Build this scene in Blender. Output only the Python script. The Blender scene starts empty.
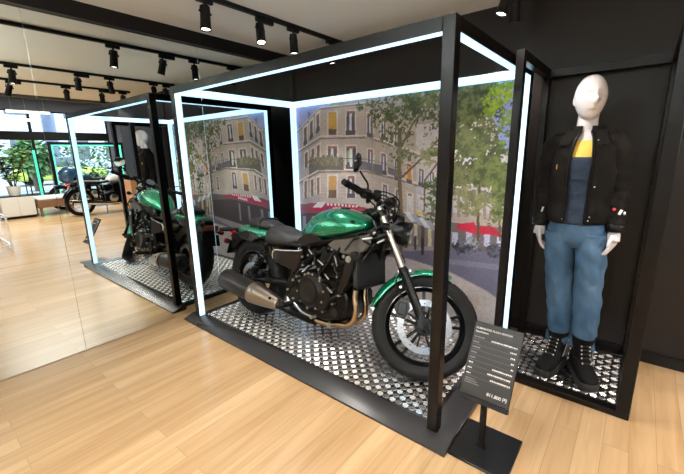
import bpy, math, random
import numpy as np
from mathutils import Vector, Matrix
PI = math.pi
R = math.radians
SC = bpy.context.scene
COL = SC.collection

# ------------------------------------------------------------------ camera, world, exposure
cam_data = bpy.data.cameras.new('camera')
cam = bpy.data.objects.new('camera', cam_data)
COL.objects.link(cam)
SC.camera = cam
CAM_LOC = (2.914, -1.403, 1.345)
CAM_YAW, CAM_PITCH, CAM_ROLL, CAM_F = -39.252, 13.12, -1.09, 362.2
cam_data.sensor_fit = 'HORIZONTAL'
cam_data.sensor_width = 36.0
cam_data.lens = CAM_F / 684 * 36.0
cam_data.clip_start = 0.02
cam.location = CAM_LOC
cam.rotation_mode = 'QUATERNION'
_q = (Matrix.Rotation(-R(CAM_YAW), 4, 'Z') @ Matrix.Rotation(R(90 - CAM_PITCH), 4, 'X') @ Matrix.Rotation(R(CAM_ROLL), 4, 'Z'))
cam.rotation_quaternion = _q.to_quaternion()

SC.view_settings.view_transform = 'Standard'
SC.view_settings.look = 'None'
SC.view_settings.exposure = -0.42
SC.view_settings.gamma = 1.0
SC.view_settings.use_curve_mapping = False
SC.cycles.use_denoising = True
SC.cycles.max_bounces = 8
SC.cycles.diffuse_bounces = 4
SC.cycles.glossy_bounces = 6
SC.cycles.transparent_max_bounces = 12
SC.cycles.sample_clamp_indirect = 6.0
SC.cycles.caustics_reflective = False
SC.cycles.caustics_refractive = False

world = bpy.data.worlds.new('world')
SC.world = world
world.use_nodes = True
world.node_tree.nodes['Background'].inputs[0].default_value = (0.72, 0.86, 1.0, 1)
world.node_tree.nodes['Background'].inputs[1].default_value = 8.0

SPOT_POWER = 64.0
FILL_POWER = 110.0
UP_RATIO = 2.6
UPCOL = (0.86, 0.98, 1.0)
LED_POWER = 2.0
WARM = (1.0, 0.95, 0.88)

# ------------------------------------------------------------------ materials
def mat(name, color, rough=0.5, metal=0.0, spec=0.5, emit=None, estr=0.0, coat=0.0, coat_rough=0.03):
    m = bpy.data.materials.new(name)
    m.use_nodes = True
    b = m.node_tree.nodes['Principled BSDF']
    b.inputs['Base Color'].default_value = (*color, 1)
    b.inputs['Roughness'].default_value = rough
    b.inputs['Metallic'].default_value = metal
    b.inputs['Specular IOR Level'].default_value = spec
    b.inputs['Coat Weight'].default_value = coat
    b.inputs['Coat Roughness'].default_value = coat_rough
    if emit:
        b.inputs['Emission Color'].default_value = (*emit, 1)
        b.inputs['Emission Strength'].default_value = estr
    return m

def bump(m, scale=60.0, strength=0.2, detail=4.0, stretch=(1, 1, 1), dist=0.01):
    nt = m.node_tree
    b = nt.nodes['Principled BSDF']
    tc = nt.nodes.new('ShaderNodeTexCoord'); mp = nt.nodes.new('ShaderNodeMapping')
    mp.inputs['Scale'].default_value = stretch
    n = nt.nodes.new('ShaderNodeTexNoise'); n.inputs['Scale'].default_value = scale; n.inputs['Detail'].default_value = detail
    bp = nt.nodes.new('ShaderNodeBump'); bp.inputs['Strength'].default_value = strength; bp.inputs['Distance'].default_value = dist
    nt.links.new(tc.outputs['Object'], mp.inputs[0]); nt.links.new(mp.outputs[0], n.inputs['Vector'])
    nt.links.new(n.outputs['Fac'], bp.inputs['Height']); nt.links.new(bp.outputs[0], b.inputs['Normal'])
    return m

def mottle(m, c1, c2, scale=30.0, detail=5.0, stretch=(1, 1, 1)):
    nt = m.node_tree
    b = nt.nodes['Principled BSDF']
    tc = nt.nodes.new('ShaderNodeTexCoord'); mp = nt.nodes.new('ShaderNodeMapping')
    mp.inputs['Scale'].default_value = stretch
    n = nt.nodes.new('ShaderNodeTexNoise'); n.inputs['Scale'].default_value = scale; n.inputs['Detail'].default_value = detail
    r = nt.nodes.new('ShaderNodeValToRGB')
    r.color_ramp.elements[0].position = 0.35; r.color_ramp.elements[0].color = (*c1, 1)
    r.color_ramp.elements[1].position = 0.65; r.color_ramp.elements[1].color = (*c2, 1)
    nt.links.new(tc.outputs['Object'], mp.inputs[0]); nt.links.new(mp.outputs[0], n.inputs['Vector'])
    nt.links.new(n.outputs['Fac'], r.inputs[0]); nt.links.new(r.outputs[0], b.inputs['Base Color'])
    return m

def wood_floor():
    m = mat('oak_floor', (0.5, 0.33, 0.18), 0.23, spec=0.5)
    nt = m.node_tree; b = nt.nodes['Principled BSDF']
    tc = nt.nodes.new('ShaderNodeTexCoord'); mp = nt.nodes.new('ShaderNodeMapping')
    mp.inputs['Rotation'].default_value = (0, 0, R(90))
    br = nt.nodes.new('ShaderNodeTexBrick')
    br.offset = 0.37; br.offset_frequency = 2
    br.inputs['Scale'].default_value = 1.0
    br.inputs['Color1'].default_value = (0, 0, 0, 1); br.inputs['Color2'].default_value = (1, 1, 1, 1)
    br.inputs['Mortar'].default_value = (0.5, 0.5, 0.5, 1)
    br.inputs['Mortar Size'].default_value = 0.0012; br.inputs['Mortar Smooth'].default_value = 0.1
    br.inputs['Brick Width'].default_value = 1.25; br.inputs['Row Height'].default_value = 0.098
    nt.links.new(tc.outputs['Object'], mp.inputs[0]); nt.links.new(mp.outputs[0], br.inputs['Vector'])
    ramp = nt.nodes.new('ShaderNodeValToRGB')
    e = ramp.color_ramp.elements
    e[0].position = 0.0; e[0].color = (0.445, 0.282, 0.145, 1)
    e[1].position = 1.0; e[1].color = (0.555, 0.378, 0.212, 1)
    k = e.new(0.5); k.color = (0.505, 0.330, 0.177, 1)
    nt.links.new(br.outputs['Color'], ramp.inputs[0])
    mp2 = nt.nodes.new('ShaderNodeMapping'); mp2.inputs['Scale'].default_value = (26, 1.6, 1)
    ns = nt.nodes.new('ShaderNodeTexNoise'); ns.inputs['Scale'].default_value = 1.0; ns.inputs['Detail'].default_value = 6; ns.inputs['Distortion'].default_value = 0.6
    nt.links.new(tc.outputs['Object'], mp2.inputs[0])
    add = nt.nodes.new('ShaderNodeVectorMath'); add.operation = 'ADD'
    sc = nt.nodes.new('ShaderNodeVectorMath'); sc.operation = 'SCALE'; sc.inputs['Scale'].default_value = 13.0
    nt.links.new(br.outputs['Color'], sc.inputs[0]); nt.links.new(mp2.outputs[0], add.inputs[0]); nt.links.new(sc.outputs[0], add.inputs[1])
    nt.links.new(add.outputs[0], ns.inputs['Vector'])
    gr = nt.nodes.new('ShaderNodeValToRGB')
    gr.color_ramp.elements[0].position = 0.30; gr.color_ramp.elements[0].color = (0.80, 0.72, 0.62, 1)
    gr.color_ramp.elements[1].position = 0.62; gr.color_ramp.elements[1].color = (1.06, 1.05, 1.04, 1)
    nt.links.new(ns.outputs['Fac'], gr.inputs[0])
    mx = nt.nodes.new('ShaderNodeMix'); mx.data_type = 'RGBA'; mx.blend_type = 'MULTIPLY'; mx.inputs['Factor'].default_value = 0.75
    nt.links.new(ramp.outputs[0], mx.inputs['A']); nt.links.new(gr.outputs[0], mx.inputs['B'])
    mm = nt.nodes.new('ShaderNodeMix'); mm.data_type = 'RGBA'; mm.blend_type = 'MIX'
    nt.links.new(br.outputs['Fac'], mm.inputs['Factor']); nt.links.new(mx.outputs['Result'], mm.inputs['A'])
    mm.inputs['B'].default_value = (0.34, 0.21, 0.11, 1)
    nt.links.new(mm.outputs['Result'], b.inputs['Base Color'])
    return m

def clear_glass():
    m = bpy.data.materials.new('clear_glass'); m.use_nodes = True
    nt = m.node_tree; nt.nodes.remove(nt.nodes['Principled BSDF'])
    out = nt.nodes['Material Output']
    t = nt.nodes.new('ShaderNodeBsdfTransparent'); t.inputs[0].default_value = (0.96, 0.98, 0.98, 1)
    g = nt.nodes.new('ShaderNodeBsdfGlossy'); g.inputs['Roughness'].default_value = 0.02
    mx = nt.nodes.new('ShaderNodeMixShader'); mx.inputs[0].default_value = 0.06
    nt.links.new(t.outputs[0], mx.inputs[1]); nt.links.new(g.outputs[0], mx.inputs[2]); nt.links.new(mx.outputs[0], out.inputs[0])
    return m

M = {}
M['floor'] = wood_floor()
M['ceiling'] = mat('ceiling_paint', (0.86, 0.855, 0.82), 0.8)
M['dark_ceiling'] = mat('dark_ceiling_paint', (0.07, 0.065, 0.06), 0.8)
M['dark_wall'] = bump(mat('dark_wall_panel', (0.0135, 0.0100, 0.0085), 0.42, spec=0.2), 40, 0.03)
M['plain_wall'] = mat('plain_wall_paint', (0.55, 0.53, 0.50), 0.8)
M['grey_wall'] = mat('grey_wall_paint', (0.16, 0.17, 0.22), 0.6)
M['mirror'] = mat('mirror_glass', (0.82, 0.87, 0.84), 0.0, 1.0)
M['trim'] = mat('black_trim', (0.005, 0.0042, 0.004), 0.45, spec=0.2)
M['frame'] = mat('black_frame_steel', (0.0045, 0.0032, 0.0027), 0.30, spec=0.15)
M['base'] = mat('dark_base_plate', (0.026, 0.0235, 0.024), 0.26, spec=0.35)
M['stand_base'] = mat('black_stand_base', (0.007, 0.0063, 0.0068), 0.28, spec=0.25)
M['led'] = mat('led_diffuser', (0.9, 0.95, 1.0), 0.4, emit=(0.42, 0.76, 1.0), estr=LED_POWER)
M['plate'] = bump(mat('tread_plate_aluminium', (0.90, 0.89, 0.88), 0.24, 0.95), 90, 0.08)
M['plate_darkened'] = bump(mat('tread_sheet_darkened', (0.36, 0.35, 0.35), 0.22, 1.0), 90, 0.1)  # sheet of the same metal, darkened so the ridges read as lit
M['plate_dim'] = bump(mat('tread_plate_dim', (0.46, 0.44, 0.43), 0.26, 1.0), 90, 0.08)  # same kind of plate, its dimmer light put in as darker colour
M['black_gloss'] = mat('black_gloss_paint', (0.004, 0.004, 0.0045), 0.12, spec=0.35, coat=0.15)
M['black_satin'] = mat('black_satin_paint', (0.0035, 0.003, 0.003), 0.28, spec=0.16)
M['engine'] = bump(mat('engine_black', (0.0042, 0.0034, 0.003), 0.32, 0.15, spec=0.16), 120, 0.06)
M['cover'] = mat('cover_dark_grey', (0.015, 0.012, 0.0105), 0.34, 0.4, spec=0.18)
M['plastic'] = bump(mat('black_plastic', (0.004, 0.0036, 0.0036), 0.42, spec=0.12), 300, 0.05)
M['rubber'] = bump(mat('tyre_rubber', (0.0075, 0.0068, 0.0066), 0.58, spec=0.12), 200, 0.08)
M['leather'] = bump(mat('seat_vinyl', (0.015, 0.0133, 0.013), 0.44, spec=0.28), 250, 0.12)
M['green'] = mat('candy_green_paint', (0.001, 0.215, 0.105), 0.22, 0.6, coat=1.0)
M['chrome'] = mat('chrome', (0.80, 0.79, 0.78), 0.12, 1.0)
M['steel'] = mat('brushed_steel', (0.55, 0.55, 0.56), 0.30, 1.0)
M['disc'] = mat('brake_disc_steel', (0.36, 0.38, 0.42), 0.28, 1.0)
M['bronze'] = mat('heat_tinted_steel', (0.44, 0.30, 0.19), 0.26, 1.0)
M['shield'] = mat('bronze_heat_shield', (0.36, 0.29, 0.235), 0.30, 0.9)
M['muffler'] = mat('muffler_satin_brown_black', (0.022, 0.0172, 0.015), 0.42, 0.35, spec=0.25)
M['side_cover'] = mat('dark_brown_gloss', (0.009, 0.004, 0.003), 0.30, spec=0.2, coat=0.15)
M['grey_panel'] = mat('grey_side_panel', (0.085, 0.072, 0.063), 0.40, 0.1)
M['radiator'] = mat('radiator_core', (0.005, 0.005, 0.005), 0.75)
M['red_lens'] = mat('red_lens', (0.55, 0.010, 0.012), 0.15, coat=0.6)
M['clear_lens'] = mat('headlight_lens', (0.55, 0.57, 0.6), 0.05, 0.4, coat=1.0)
M['amber'] = mat('smoked_lens', (0.10, 0.07, 0.05), 0.2, coat=0.6)
M['mirror_small'] = mat('rear_view_mirror_glass', (0.75, 0.78, 0.78), 0.02, 1.0)
M['skin'] = mat('white_mannequin_gloss', (0.74, 0.72, 0.76), 0.22, coat=0.4)
M['jacket'] = bump(mottle(mat('black_jacket_fabric', (0.009, 0.007, 0.006), 0.75, spec=0.1), (0.004, 0.0033, 0.003), (0.010, 0.0076, 0.0062), 14), 35, 0.5)
M['denim'] = bump(mottle(mat('blue_denim', (0.07, 0.14, 0.24), 0.85, spec=0.15), (0.036, 0.083, 0.155), (0.085, 0.155, 0.25), 7, stretch=(1, 1, 0.6)), 30, 0.5)
M['dark_denim'] = bump(mottle(mat('dark_denim', (0.03, 0.045, 0.08), 0.85, spec=0.2), (0.015, 0.024, 0.042), (0.030, 0.043, 0.070), 14), 40, 0.5)
M['yellow'] = bump(mat('yellow_knit', (0.86, 0.60, 0.13), 0.8, spec=0.2), 60, 0.4)
M['boot'] = bump(mat('black_suede', (0.006, 0.005, 0.005), 0.8, spec=0.12), 120, 0.2)
M['sole'] = mat('dark_grey_sole', (0.028, 0.025, 0.024), 0.6, spec=0.2)
M['white'] = mat('white_plastic', (0.80, 0.80, 0.80), 0.45)
M['lace'] = mat('pale_lace', (0.66, 0.64, 0.60), 0.6)
M['tongue'] = mat('grey_boot_tongue', (0.20, 0.19, 0.19), 0.7)
M['logo_red'] = mat('red_print', (0.70, 0.03, 0.05), 0.6)
M['sign'] = mat('dark_sign_board', (0.013, 0.0094, 0.0082), 0.42, spec=0.18)
M['sign_text'] = mat('white_print', (0.80, 0.78, 0.76), 0.6)
M['sign_dim'] = mat('grey_print', (0.24, 0.21, 0.20), 0.6)
M['spot_lens'] = mat('lamp_lens', (1, 0.95, 0.88), 0.3, emit=(1.0, 0.93, 0.82), estr=9.0)
M['tube'] = mat('pendant_tube', (1, 0.97, 0.92), 0.4, emit=(1.0, 0.93, 0.82), estr=2.2)
M['fill_panel'] = mat('fill_diffuser', (1, 0.97, 0.92), 0.4, emit=(1.0, 0.90, 0.76), estr=2.5)  # glow of the added, unseen fill lamps
M['green_led'] = mat('green_led', (0.1, 0.9, 0.6), 0.4, emit=(0.06, 0.80, 0.50), estr=1.0)
M['glass'] = clear_glass()
M['cabinet'] = mat('pale_grey_cabinet', (0.62, 0.60, 0.58), 0.5)
M['bench_wood'] = mottle(mat('brown_bench_wood', (0.18, 0.09, 0.05), 0.45), (0.15, 0.07, 0.04), (0.22, 0.11, 0.06), 8, stretch=(1, 6, 1))
M['plinth_wood'] = mottle(mat('orange_oak_panel', (0.50, 0.25, 0.11), 0.45), (0.46, 0.22, 0.095), (0.54, 0.28, 0.13), 6, stretch=(8, 8, 0.6))
M['cushion'] = bump(mat('pale_cushion', (0.66, 0.70, 0.70), 0.8), 40, 0.2)
M['leaf'] = mottle(mat('leaf_green', (0.12, 0.25, 0.06), 0.5), (0.10, 0.22, 0.05), (0.24, 0.38, 0.10), 12)
M['tree_leaf'] = mottle(mat('tree_leaf', (0.10, 0.20, 0.08), 0.7), (0.07, 0.17, 0.07), (0.20, 0.34, 0.12), 3)
M['bark'] = bump(mat('bark', (0.13, 0.09, 0.06), 0.8), 20, 0.5)
M['blue'] = mat('blue_fairing', (0.012, 0.055, 0.12), 0.25, coat=0.8)
M['pale_tank'] = mat('pale_grey_tank', (0.60, 0.62, 0.64), 0.25, coat=0.8)
M['asphalt'] = mat('asphalt', (0.42, 0.43, 0.45), 0.85)
M['facade'] = mat('pale_facade', (0.62, 0.66, 0.78), 0.8)
M['dark_glass'] = mat('dark_window_glass', (0.10, 0.12, 0.16), 0.15)
M['soil'] = mat('soil', (0.05, 0.035, 0.025), 0.9)
M['red'] = mat('red_panel', (0.45, 0.02, 0.02), 0.3, coat=0.6)
M['yellow_car'] = mat('yellow_green_panel', (0.55, 0.62, 0.10), 0.3, coat=0.6)

# ------------------------------------------------------------------ mesh builder
def rot_to(d):
    d = Vector(d).normalized()
    return Vector((0, 0, 1)).rotation_difference(d).to_matrix()

def crspline(pts, n):
    P = [Vector(p) for p in pts]
    if len(P) < 3: return P
    out = []
    for i in range(len(P) - 1):
        p0 = P[i - 1] if i else P[0] * 2 - P[1]
        p1, p2 = P[i], P[i + 1]
        p3 = P[i + 2] if i + 2 < len(P) else P[-1] * 2 - P[-2]
        for k in range(n):
            t = k / n
            out.append(0.5 * ((2 * p1) + (-p0 + p2) * t + (2 * p0 - 5 * p1 + 4 * p2 - p3) * t * t + (-p0 + 3 * p1 - 3 * p2 + p3) * t ** 3))
    out.append(P[-1])
    return out

class MB:
    def __init__(self, xf=None):
        self.v = []; self.f = []; self.M = xf
    def add(self, vs, fs):
        o = len(self.v)
        self.v += [tuple(self.M @ Vector(p)) if self.M else tuple(p) for p in vs]
        self.f += [tuple(i + o for i in f) for f in fs]
        return self
    def box(self, c, s, bev=0.0, rot=None):
        hx, hy, hz = (k / 2 for k in s)
        b = min(bev, hx * .98, hy * .98, hz * .98)
        vs, idx = [], {}
        for sx in (-1, 1):
            for sy in (-1, 1):
                for sz in (-1, 1):
                    if b <= 0:
                        idx[sx, sy, sz] = [len(vs)] * 3
                        vs.append(Vector((sx * hx, sy * hy, sz * hz)))
                    else:
                        idx[sx, sy, sz] = [len(vs), len(vs) + 1, len(vs) + 2]
                        vs += [Vector((sx * hx, sy * (hy - b), sz * (hz - b))), Vector((sx * (hx - b), sy * hy, sz * (hz - b))), Vector((sx * (hx - b), sy * (hy - b), sz * hz))]
        I = lambda a, k: idx[a][k]
        fs = []
        for s_ in (-1, 1):
            q = [(-1, -1), (1, -1), (1, 1), (-1, 1)]
            if s_ < 0: q = q[::-1]
            fs.append([I((s_, a, c_), 0) for a, c_ in q])
            fs.append([I((a, s_, c_), 1) for a, c_ in q[::-1]])
            fs.append([I((a, c_, s_), 2) for a, c_ in q])
        if b > 0:
            for a in (-1, 1):
                for c_ in (-1, 1):
                    q = [I((a, c_, -1), 0), I((a, c_, -1), 1), I((a, c_, 1), 1), I((a, c_, 1), 0)]
                    fs.append(q if a * c_ > 0 else q[::-1])
                    q = [I((a, -1, c_), 0), I((a, 1, c_), 0), I((a, 1, c_), 2), I((a, -1, c_), 2)]
                    fs.append(q if a * c_ > 0 else q[::-1])
                    q = [I((-1, a, c_), 1), I((-1, a, c_), 2), I((1, a, c_), 2), I((1, a, c_), 1)]
                    fs.append(q if a * c_ > 0 else q[::-1])
            for k in idx:
                q = list(idx[k])
                fs.append(q if k[0] * k[1] * k[2] > 0 else q[::-1])
        if rot is not None: vs = [rot @ p for p in vs]
        c = Vector(c)
        return self.add([p + c for p in vs], fs)
    def bx(self, x0, x1, y0, y1, z0, z1, bev=0.0):
        return self.box(((x0 + x1) / 2, (y0 + y1) / 2, (z0 + z1) / 2), (abs(x1 - x0), abs(y1 - y0), abs(z1 - z0)), bev)
    def bar(self, a, b, w, h, bev=0.0, up=(0, 0, 1)):
        a, b = Vector(a), Vector(b); d = (b - a); L = d.length; d.normalize()
        u = Vector(up); s = d.cross(u).normalized(); u = s.cross(d)
        rot = Matrix((d, s, u)).transposed()
        return self.box((a + b) / 2, (L, w, h), bev, rot)
    def loft(self, rings, caps=True, closed=True):
        n = len(rings[0]); vs = [p for r in rings for p in r]; fs = []
        for i in range(len(rings) - 1):
            for k in range(n if closed else n - 1):
                a, b = i * n + k, i * n + (k + 1) % n
                fs.append((a, b, b + n, a + n))
        if caps and closed:
            fs.append(tuple(range(n - 1, -1, -1))); o = (len(rings) - 1) * n
            fs.append(tuple(range(o, o + n)))
        return self.add(vs, fs)
    def tube(self, pts, r, n=10, sm=0, caps=True):
        P = crspline(pts, sm) if sm else [Vector(p) for p in pts]
        m = len(P)
        if isinstance(r, (list, tuple)):
            rr = []
            for i in range(m):
                t = i / (m - 1) * (len(r) - 1); k = min(int(t), len(r) - 2); rr.append(r[k] + (r[k + 1] - r[k]) * (t - k))
        else: rr = [r] * m
        T = [(P[min(i + 1, m - 1)] - P[max(i - 1, 0)]).normalized() for i in range(m)]
        u = T[0].orthogonal().normalized(); rings = []
        for i in range(m):
            u = (u - T[i] * u.dot(T[i])).normalized(); w = T[i].cross(u)
            rings.append([P[i] + (u * math.cos(2 * PI * k / n) + w * math.sin(2 * PI * k / n)) * rr[i] for k in range(n)])
        return self.loft(rings, caps)
    def cyl(self, a, b, r1, r2=None, n=20):
        return self.tube([a, b], [r1, r1 if r2 is None else r2], n)
    def lathe(self, prof, o=(0, 0, 0), axis=(0, 0, 1), n=32, caps=False, mod=None, close=False):
        rot = rot_to(axis); o = Vector(o); rings = []
        for j, (h, r) in enumerate(prof):
            rings.append([o + rot @ Vector(((r + (mod(j, k) if mod else 0)) * math.cos(2 * PI * k / n), (r + (mod(j, k) if mod else 0)) * math.sin(2 * PI * k / n), h)) for k in range(n)])
        if close: rings.append(rings[0])
        return self.loft(rings, caps)
    def ball(self, c, r, n=16, m=10, rot=None):
        if not isinstance(r, (tuple, list)): r = (r, r, r)
        rings = []
        for i in range(m + 1):
            t = PI * min(max(i / m, 0.004), 0.996)
            ring = []
            for k in range(n):
                a = 2 * PI * k / n
                p = Vector((r[0] * math.sin(t) * math.cos(a), r[1] * math.sin(t) * math.sin(a), -r[2] * math.cos(t)))
                ring.append((rot @ p if rot is not None else p) + Vector(c))
            rings.append(ring)
        return self.loft(rings)
    def prism(self, poly, y0, y1, axis='y', shrink=0.0):
        # polygon given in the plane across the axis; shrink draws the far faces in for a soft edge
        cx = sum(p[0] for p in poly) / len(poly); cz = sum(p[1] for p in poly) / len(poly)
        def ring(y, s):
            out = []
            for a, b in poly:
                a2, b2 = cx + (a - cx) * s, cz + (b - cz) * s
                out.append({'y': (a2, y, b2), 'x': (y, a2, b2), 'z': (a2, b2, y)}[axis])
            return out
        d = y1 - y0
        if shrink > 0:
            e = min(abs(d) * 0.25, 0.012) * (1 if d > 0 else -1)
            return self.loft([ring(y0, 1 - shrink), ring(y0 + e, 1), ring(y1 - e, 1), ring(y1, 1 - shrink)])
        return self.loft([ring(y0, 1), ring(y1, 1)])
    def build(self, name, m, parent=None, smooth=38, solid=0.0, sub=0):
        me = bpy.data.meshes.new(name)
        me.from_pydata(self.v, [], self.f); me.update()
        import bmesh
        bm = bmesh.new(); bm.from_mesh(me)
        bmesh.ops.recalc_face_normals(bm, faces=bm.faces)
        bm.to_mesh(me); bm.free()
        if smooth:
            me.shade_smooth(); me.set_sharp_from_angle(angle=R(smooth))
        me.materials.append(M[m] if isinstance(m, str) else m)
        o = bpy.data.objects.new(name, me); COL.objects.link(o)
        if parent: o.parent = parent
        if solid:
            md = o.modifiers.new('thickness', 'SOLIDIFY'); md.thickness = solid; md.offset = 0
        if sub:
            md = o.modifiers.new('smooth', 'SUBSURF'); md.levels = sub; md.render_levels = sub
        return o

def each(mb, name, m, parent=None, **kw):
    # one object for every separate piece of the builder's mesh
    par = list(range(len(mb.v)))
    def find(a):
        while par[a] != a:
            par[a] = par[par[a]]; a = par[a]
        return a
    for f in mb.f:
        for k in f[1:]: par[find(k)] = find(f[0])
    groups = {}
    for f in mb.f: groups.setdefault(find(f[0]), []).append(f)
    out = []
    for fs in groups.values():
        ids = sorted({k for f in fs for k in f}); mp = {k: i for i, k in enumerate(ids)}
        b = MB(); b.v = [mb.v[k] for k in ids]; b.f = [tuple(mp[k] for k in f) for f in fs]
        out.append(b.build(name, m, parent, **kw))
    return out
def tag(o, label=None, cat=None, group=None, kind=None):
    if label: o['label'] = label
    if cat: o['category'] = cat
    if group: o['group'] = group
    if kind: o['kind'] = kind
    return o
def thing(name, loc, label, cat, group=None, rot=(0, 0, 0)):
    o = bpy.data.objects.new(name, None); COL.objects.link(o)
    o.empty_display_size = 0.1
    o.location = loc; o.rotation_euler = rot
    return tag(o, label, cat, group)
def copy_tree(o, parent=None):
    c = o.copy(); COL.objects.link(c)
    if parent: c.parent = parent
    for ch in o.children: copy_tree(ch, c)
    return c
def struct(o): return tag(o, kind='structure')
def sring(x, hw, zc, ht, hb, e=2.3, n=28, y0=0.0):
    # super-elliptic ring across x
    out = []
    for k in range(n):
        a = 2 * PI * k / n; c, s = math.cos(a), math.sin(a)
        y = hw * abs(c) ** (2 / e) * (1 if c >= 0 else -1)
        z = (ht if s >= 0 else hb) * abs(s) ** (2 / e) * (1 if s >= 0 else -1)
        out.append((x, y0 + y, zc + z))
    return out
def keyloft(mb, keys, n=28, sm=5, e=2.3, y0=0.0):
    # keys: (x, half width, top z, bottom z)
    P = crspline4(keys, sm); rings = []
    for x, hw, zt, zb in P:
        zc = zb + (zt - zb) * 0.42
        rings.append(sring(x, max(hw, .002), zc, max(zt - zc, .002), max(zc - zb, .002), e, n, y0))
    return mb.loft(rings)
def tank_loft(mb, keys, n=40, sm=7):
    # rounded top, fuller low shoulders, nearly flat underside
    rings = []
    for x, hw, zt, zb in crspline4(keys, sm):
        hw = max(hw, .003); zc = zb + (zt - zb) * .30; ring = []
        for k in range(n):
            a = 2 * PI * k / n; c, s = math.cos(a), math.sin(a)
            e = 2.25 if s >= 0 else 3.0
            ring.append((x, hw * math.copysign(abs(c) ** (2 / e), c), zc + ((zt - zc) if s >= 0 else (zc - zb)) * math.copysign(abs(s) ** (2 / e), s)))
        rings.append(ring)
    return mb.loft(rings)
def crspline4(keys, n):
    out = []
    K = [np.array(k, float) for k in keys]
    for i in range(len(K) - 1):
        p0 = K[i - 1] if i else 2 * K[0] - K[1]
        p1, p2 = K[i], K[i + 1]
        p3 = K[i + 2] if i + 2 < len(K) else 2 * K[-1] - K[-2]
        for k in range(n):
            t = k / n
            out.append(0.5 * ((2 * p1) + (-p0 + p2) * t + (2 * p0 - 5 * p1 + 4 * p2 - p3) * t * t + (-p0 + 3 * p1 - 3 * p2 + p3) * t ** 3))
    out.append(K[-1])
    return [tuple(float(q) for q in k) for k in out]

# ------------------------------------------------------------------ the room
ZC, XE, ZH, XW = 2.30, 4.60, 3.05, 11.6      # low ceiling, its end, high ceiling, window wall
YB, YF, YN = 1.43, 6.2, -4.6                 # dark back wall, far wall, near wall
struct(MB().bx(-.15, XW, YN - .1, YF + .1, -.12, 0).build('floor', 'floor', smooth=0))
struct(MB().bx(-.15, XE, YN - .1, YB + .1, ZC, ZC + .1).build('ceiling', 'ceiling', smooth=0))
struct(MB().bx(XE, XW + .1, YN - .1, YF + .1, ZH, ZH + .1).build('ceiling_high', 'dark_ceiling', smooth=0))
struct(MB().bx(XE - .02, XE + .06, YN, YB, ZC - .04, ZH + .05).build('trim_1', 'dark_ceiling', smooth=0))
struct(MB().bx(-.15, 4.62, YB, YB + .12, 0, ZH).build('wall_back', 'dark_wall', smooth=0))
struct(MB().bx(4.50, 4.62, YB + .12, YF, 0, ZH).build('wall_side', 'dark_wall', smooth=0))
struct(MB().bx(4.50, XW + .1, YF, YF + .1, 0, ZH).build('wall_far', 'grey_wall', smooth=0))
struct(MB().bx(-.15, XW + .1, YN - .1, YN, 0, ZH).build('wall_near', 'plain_wall', smooth=0))
struct(MB().bx(-.15, -.03, YN, YB, 0, ZC).build('wall_left', 'plain_wall', smooth=0))
# window wall: sill, transom, lintel, pillar
XWI = XW - .12
ww = MB()
ww.bx(XWI, XW, YN, 3.60, 0, .26); ww.bx(XWI, XW, YN, YF, 2.74, ZH); ww.bx(XWI, XW, 3.60, YF, 0, 2.74); ww.bx(XWI, XW, YN, -2.2, .26, 2.74)
struct(ww.build('wall_right', 'grey_wall', smooth=0))
wn = 0
for (y0, y1, z0, z1) in [(-2.2, -.6, .26, 1.92), (-.6, 1.52, .26, 1.92), (1.52, 3.6, .26, 1.92), (-2.2, -.6, 2.10, 2.74), (-.6, 1.52, 2.10, 2.74), (1.52, 3.6, 2.10, 2.74)]:
    wn += 1
    f = MB()
    t = .035
    f.bx(XWI, XWI + .08, y0, y0 + t, z0, z1); f.bx(XWI, XWI + .08, y1 - t, y1, z0, z1); f.bx(XWI, XWI + .08, y0 + t, y1 - t, z0, z0 + t); f.bx(XWI, XWI + .08, y0 + t, y1 - t, z1 - t, z1)
    fo = struct(f.build('window_%d' % wn, 'trim', smooth=0))
    MB().bx(XWI + .03, XWI + .042, y0 + t, y1 - t, z0 + t, z1 - t).build('pane', 'glass', fo, smooth=0)
struct(MB().bx(XWI - .02, XW, -2.2, 3.6, 1.92, 2.10).build('trim_2', 'trim', smooth=0))
# panelled strips of the dark back wall and its skirting
struct(MB().bx(2.86, 2.98, YB - .012, YB, .08, ZC - .002).build('trim_3', 'dark_wall', smooth=0))
struct(MB().bx(.02, 4.60, YB - .014, YB, 0, .075).build('baseboard_back', 'trim', smooth=0))
struct(MB().bx(-.03, .035, YN, YB - .02, 2.205, ZC).build('trim_4', 'trim', smooth=0))
# mirror wall
MIRROR_Y = [-4.05, -2.95, -1.85, -.75, .35, YB - .02]
mirror_labels = ['tall mirror panel at the room end of the mirror wall', 'tall mirror panel second from the room end of the mirror wall',
                 'tall mirror panel next to the one whose seam crosses the oak floor', 'tall mirror panel with its edge running to the front post of the booth',
                 'tall mirror panel closing the end of the lit motorcycle booth, against the dark wall']
for k in range(5):
    y0, y1 = MIRROR_Y[k] + .0003, MIRROR_Y[k + 1] - .0003
    o = MB().bx(-.03, 0, y0, y1, 0.004, 2.205, .0012).build('mirror_panel', 'mirror', smooth=0)
    tag(o, mirror_labels[k], 'mirror', 'mirror panels covering the left wall')
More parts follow.
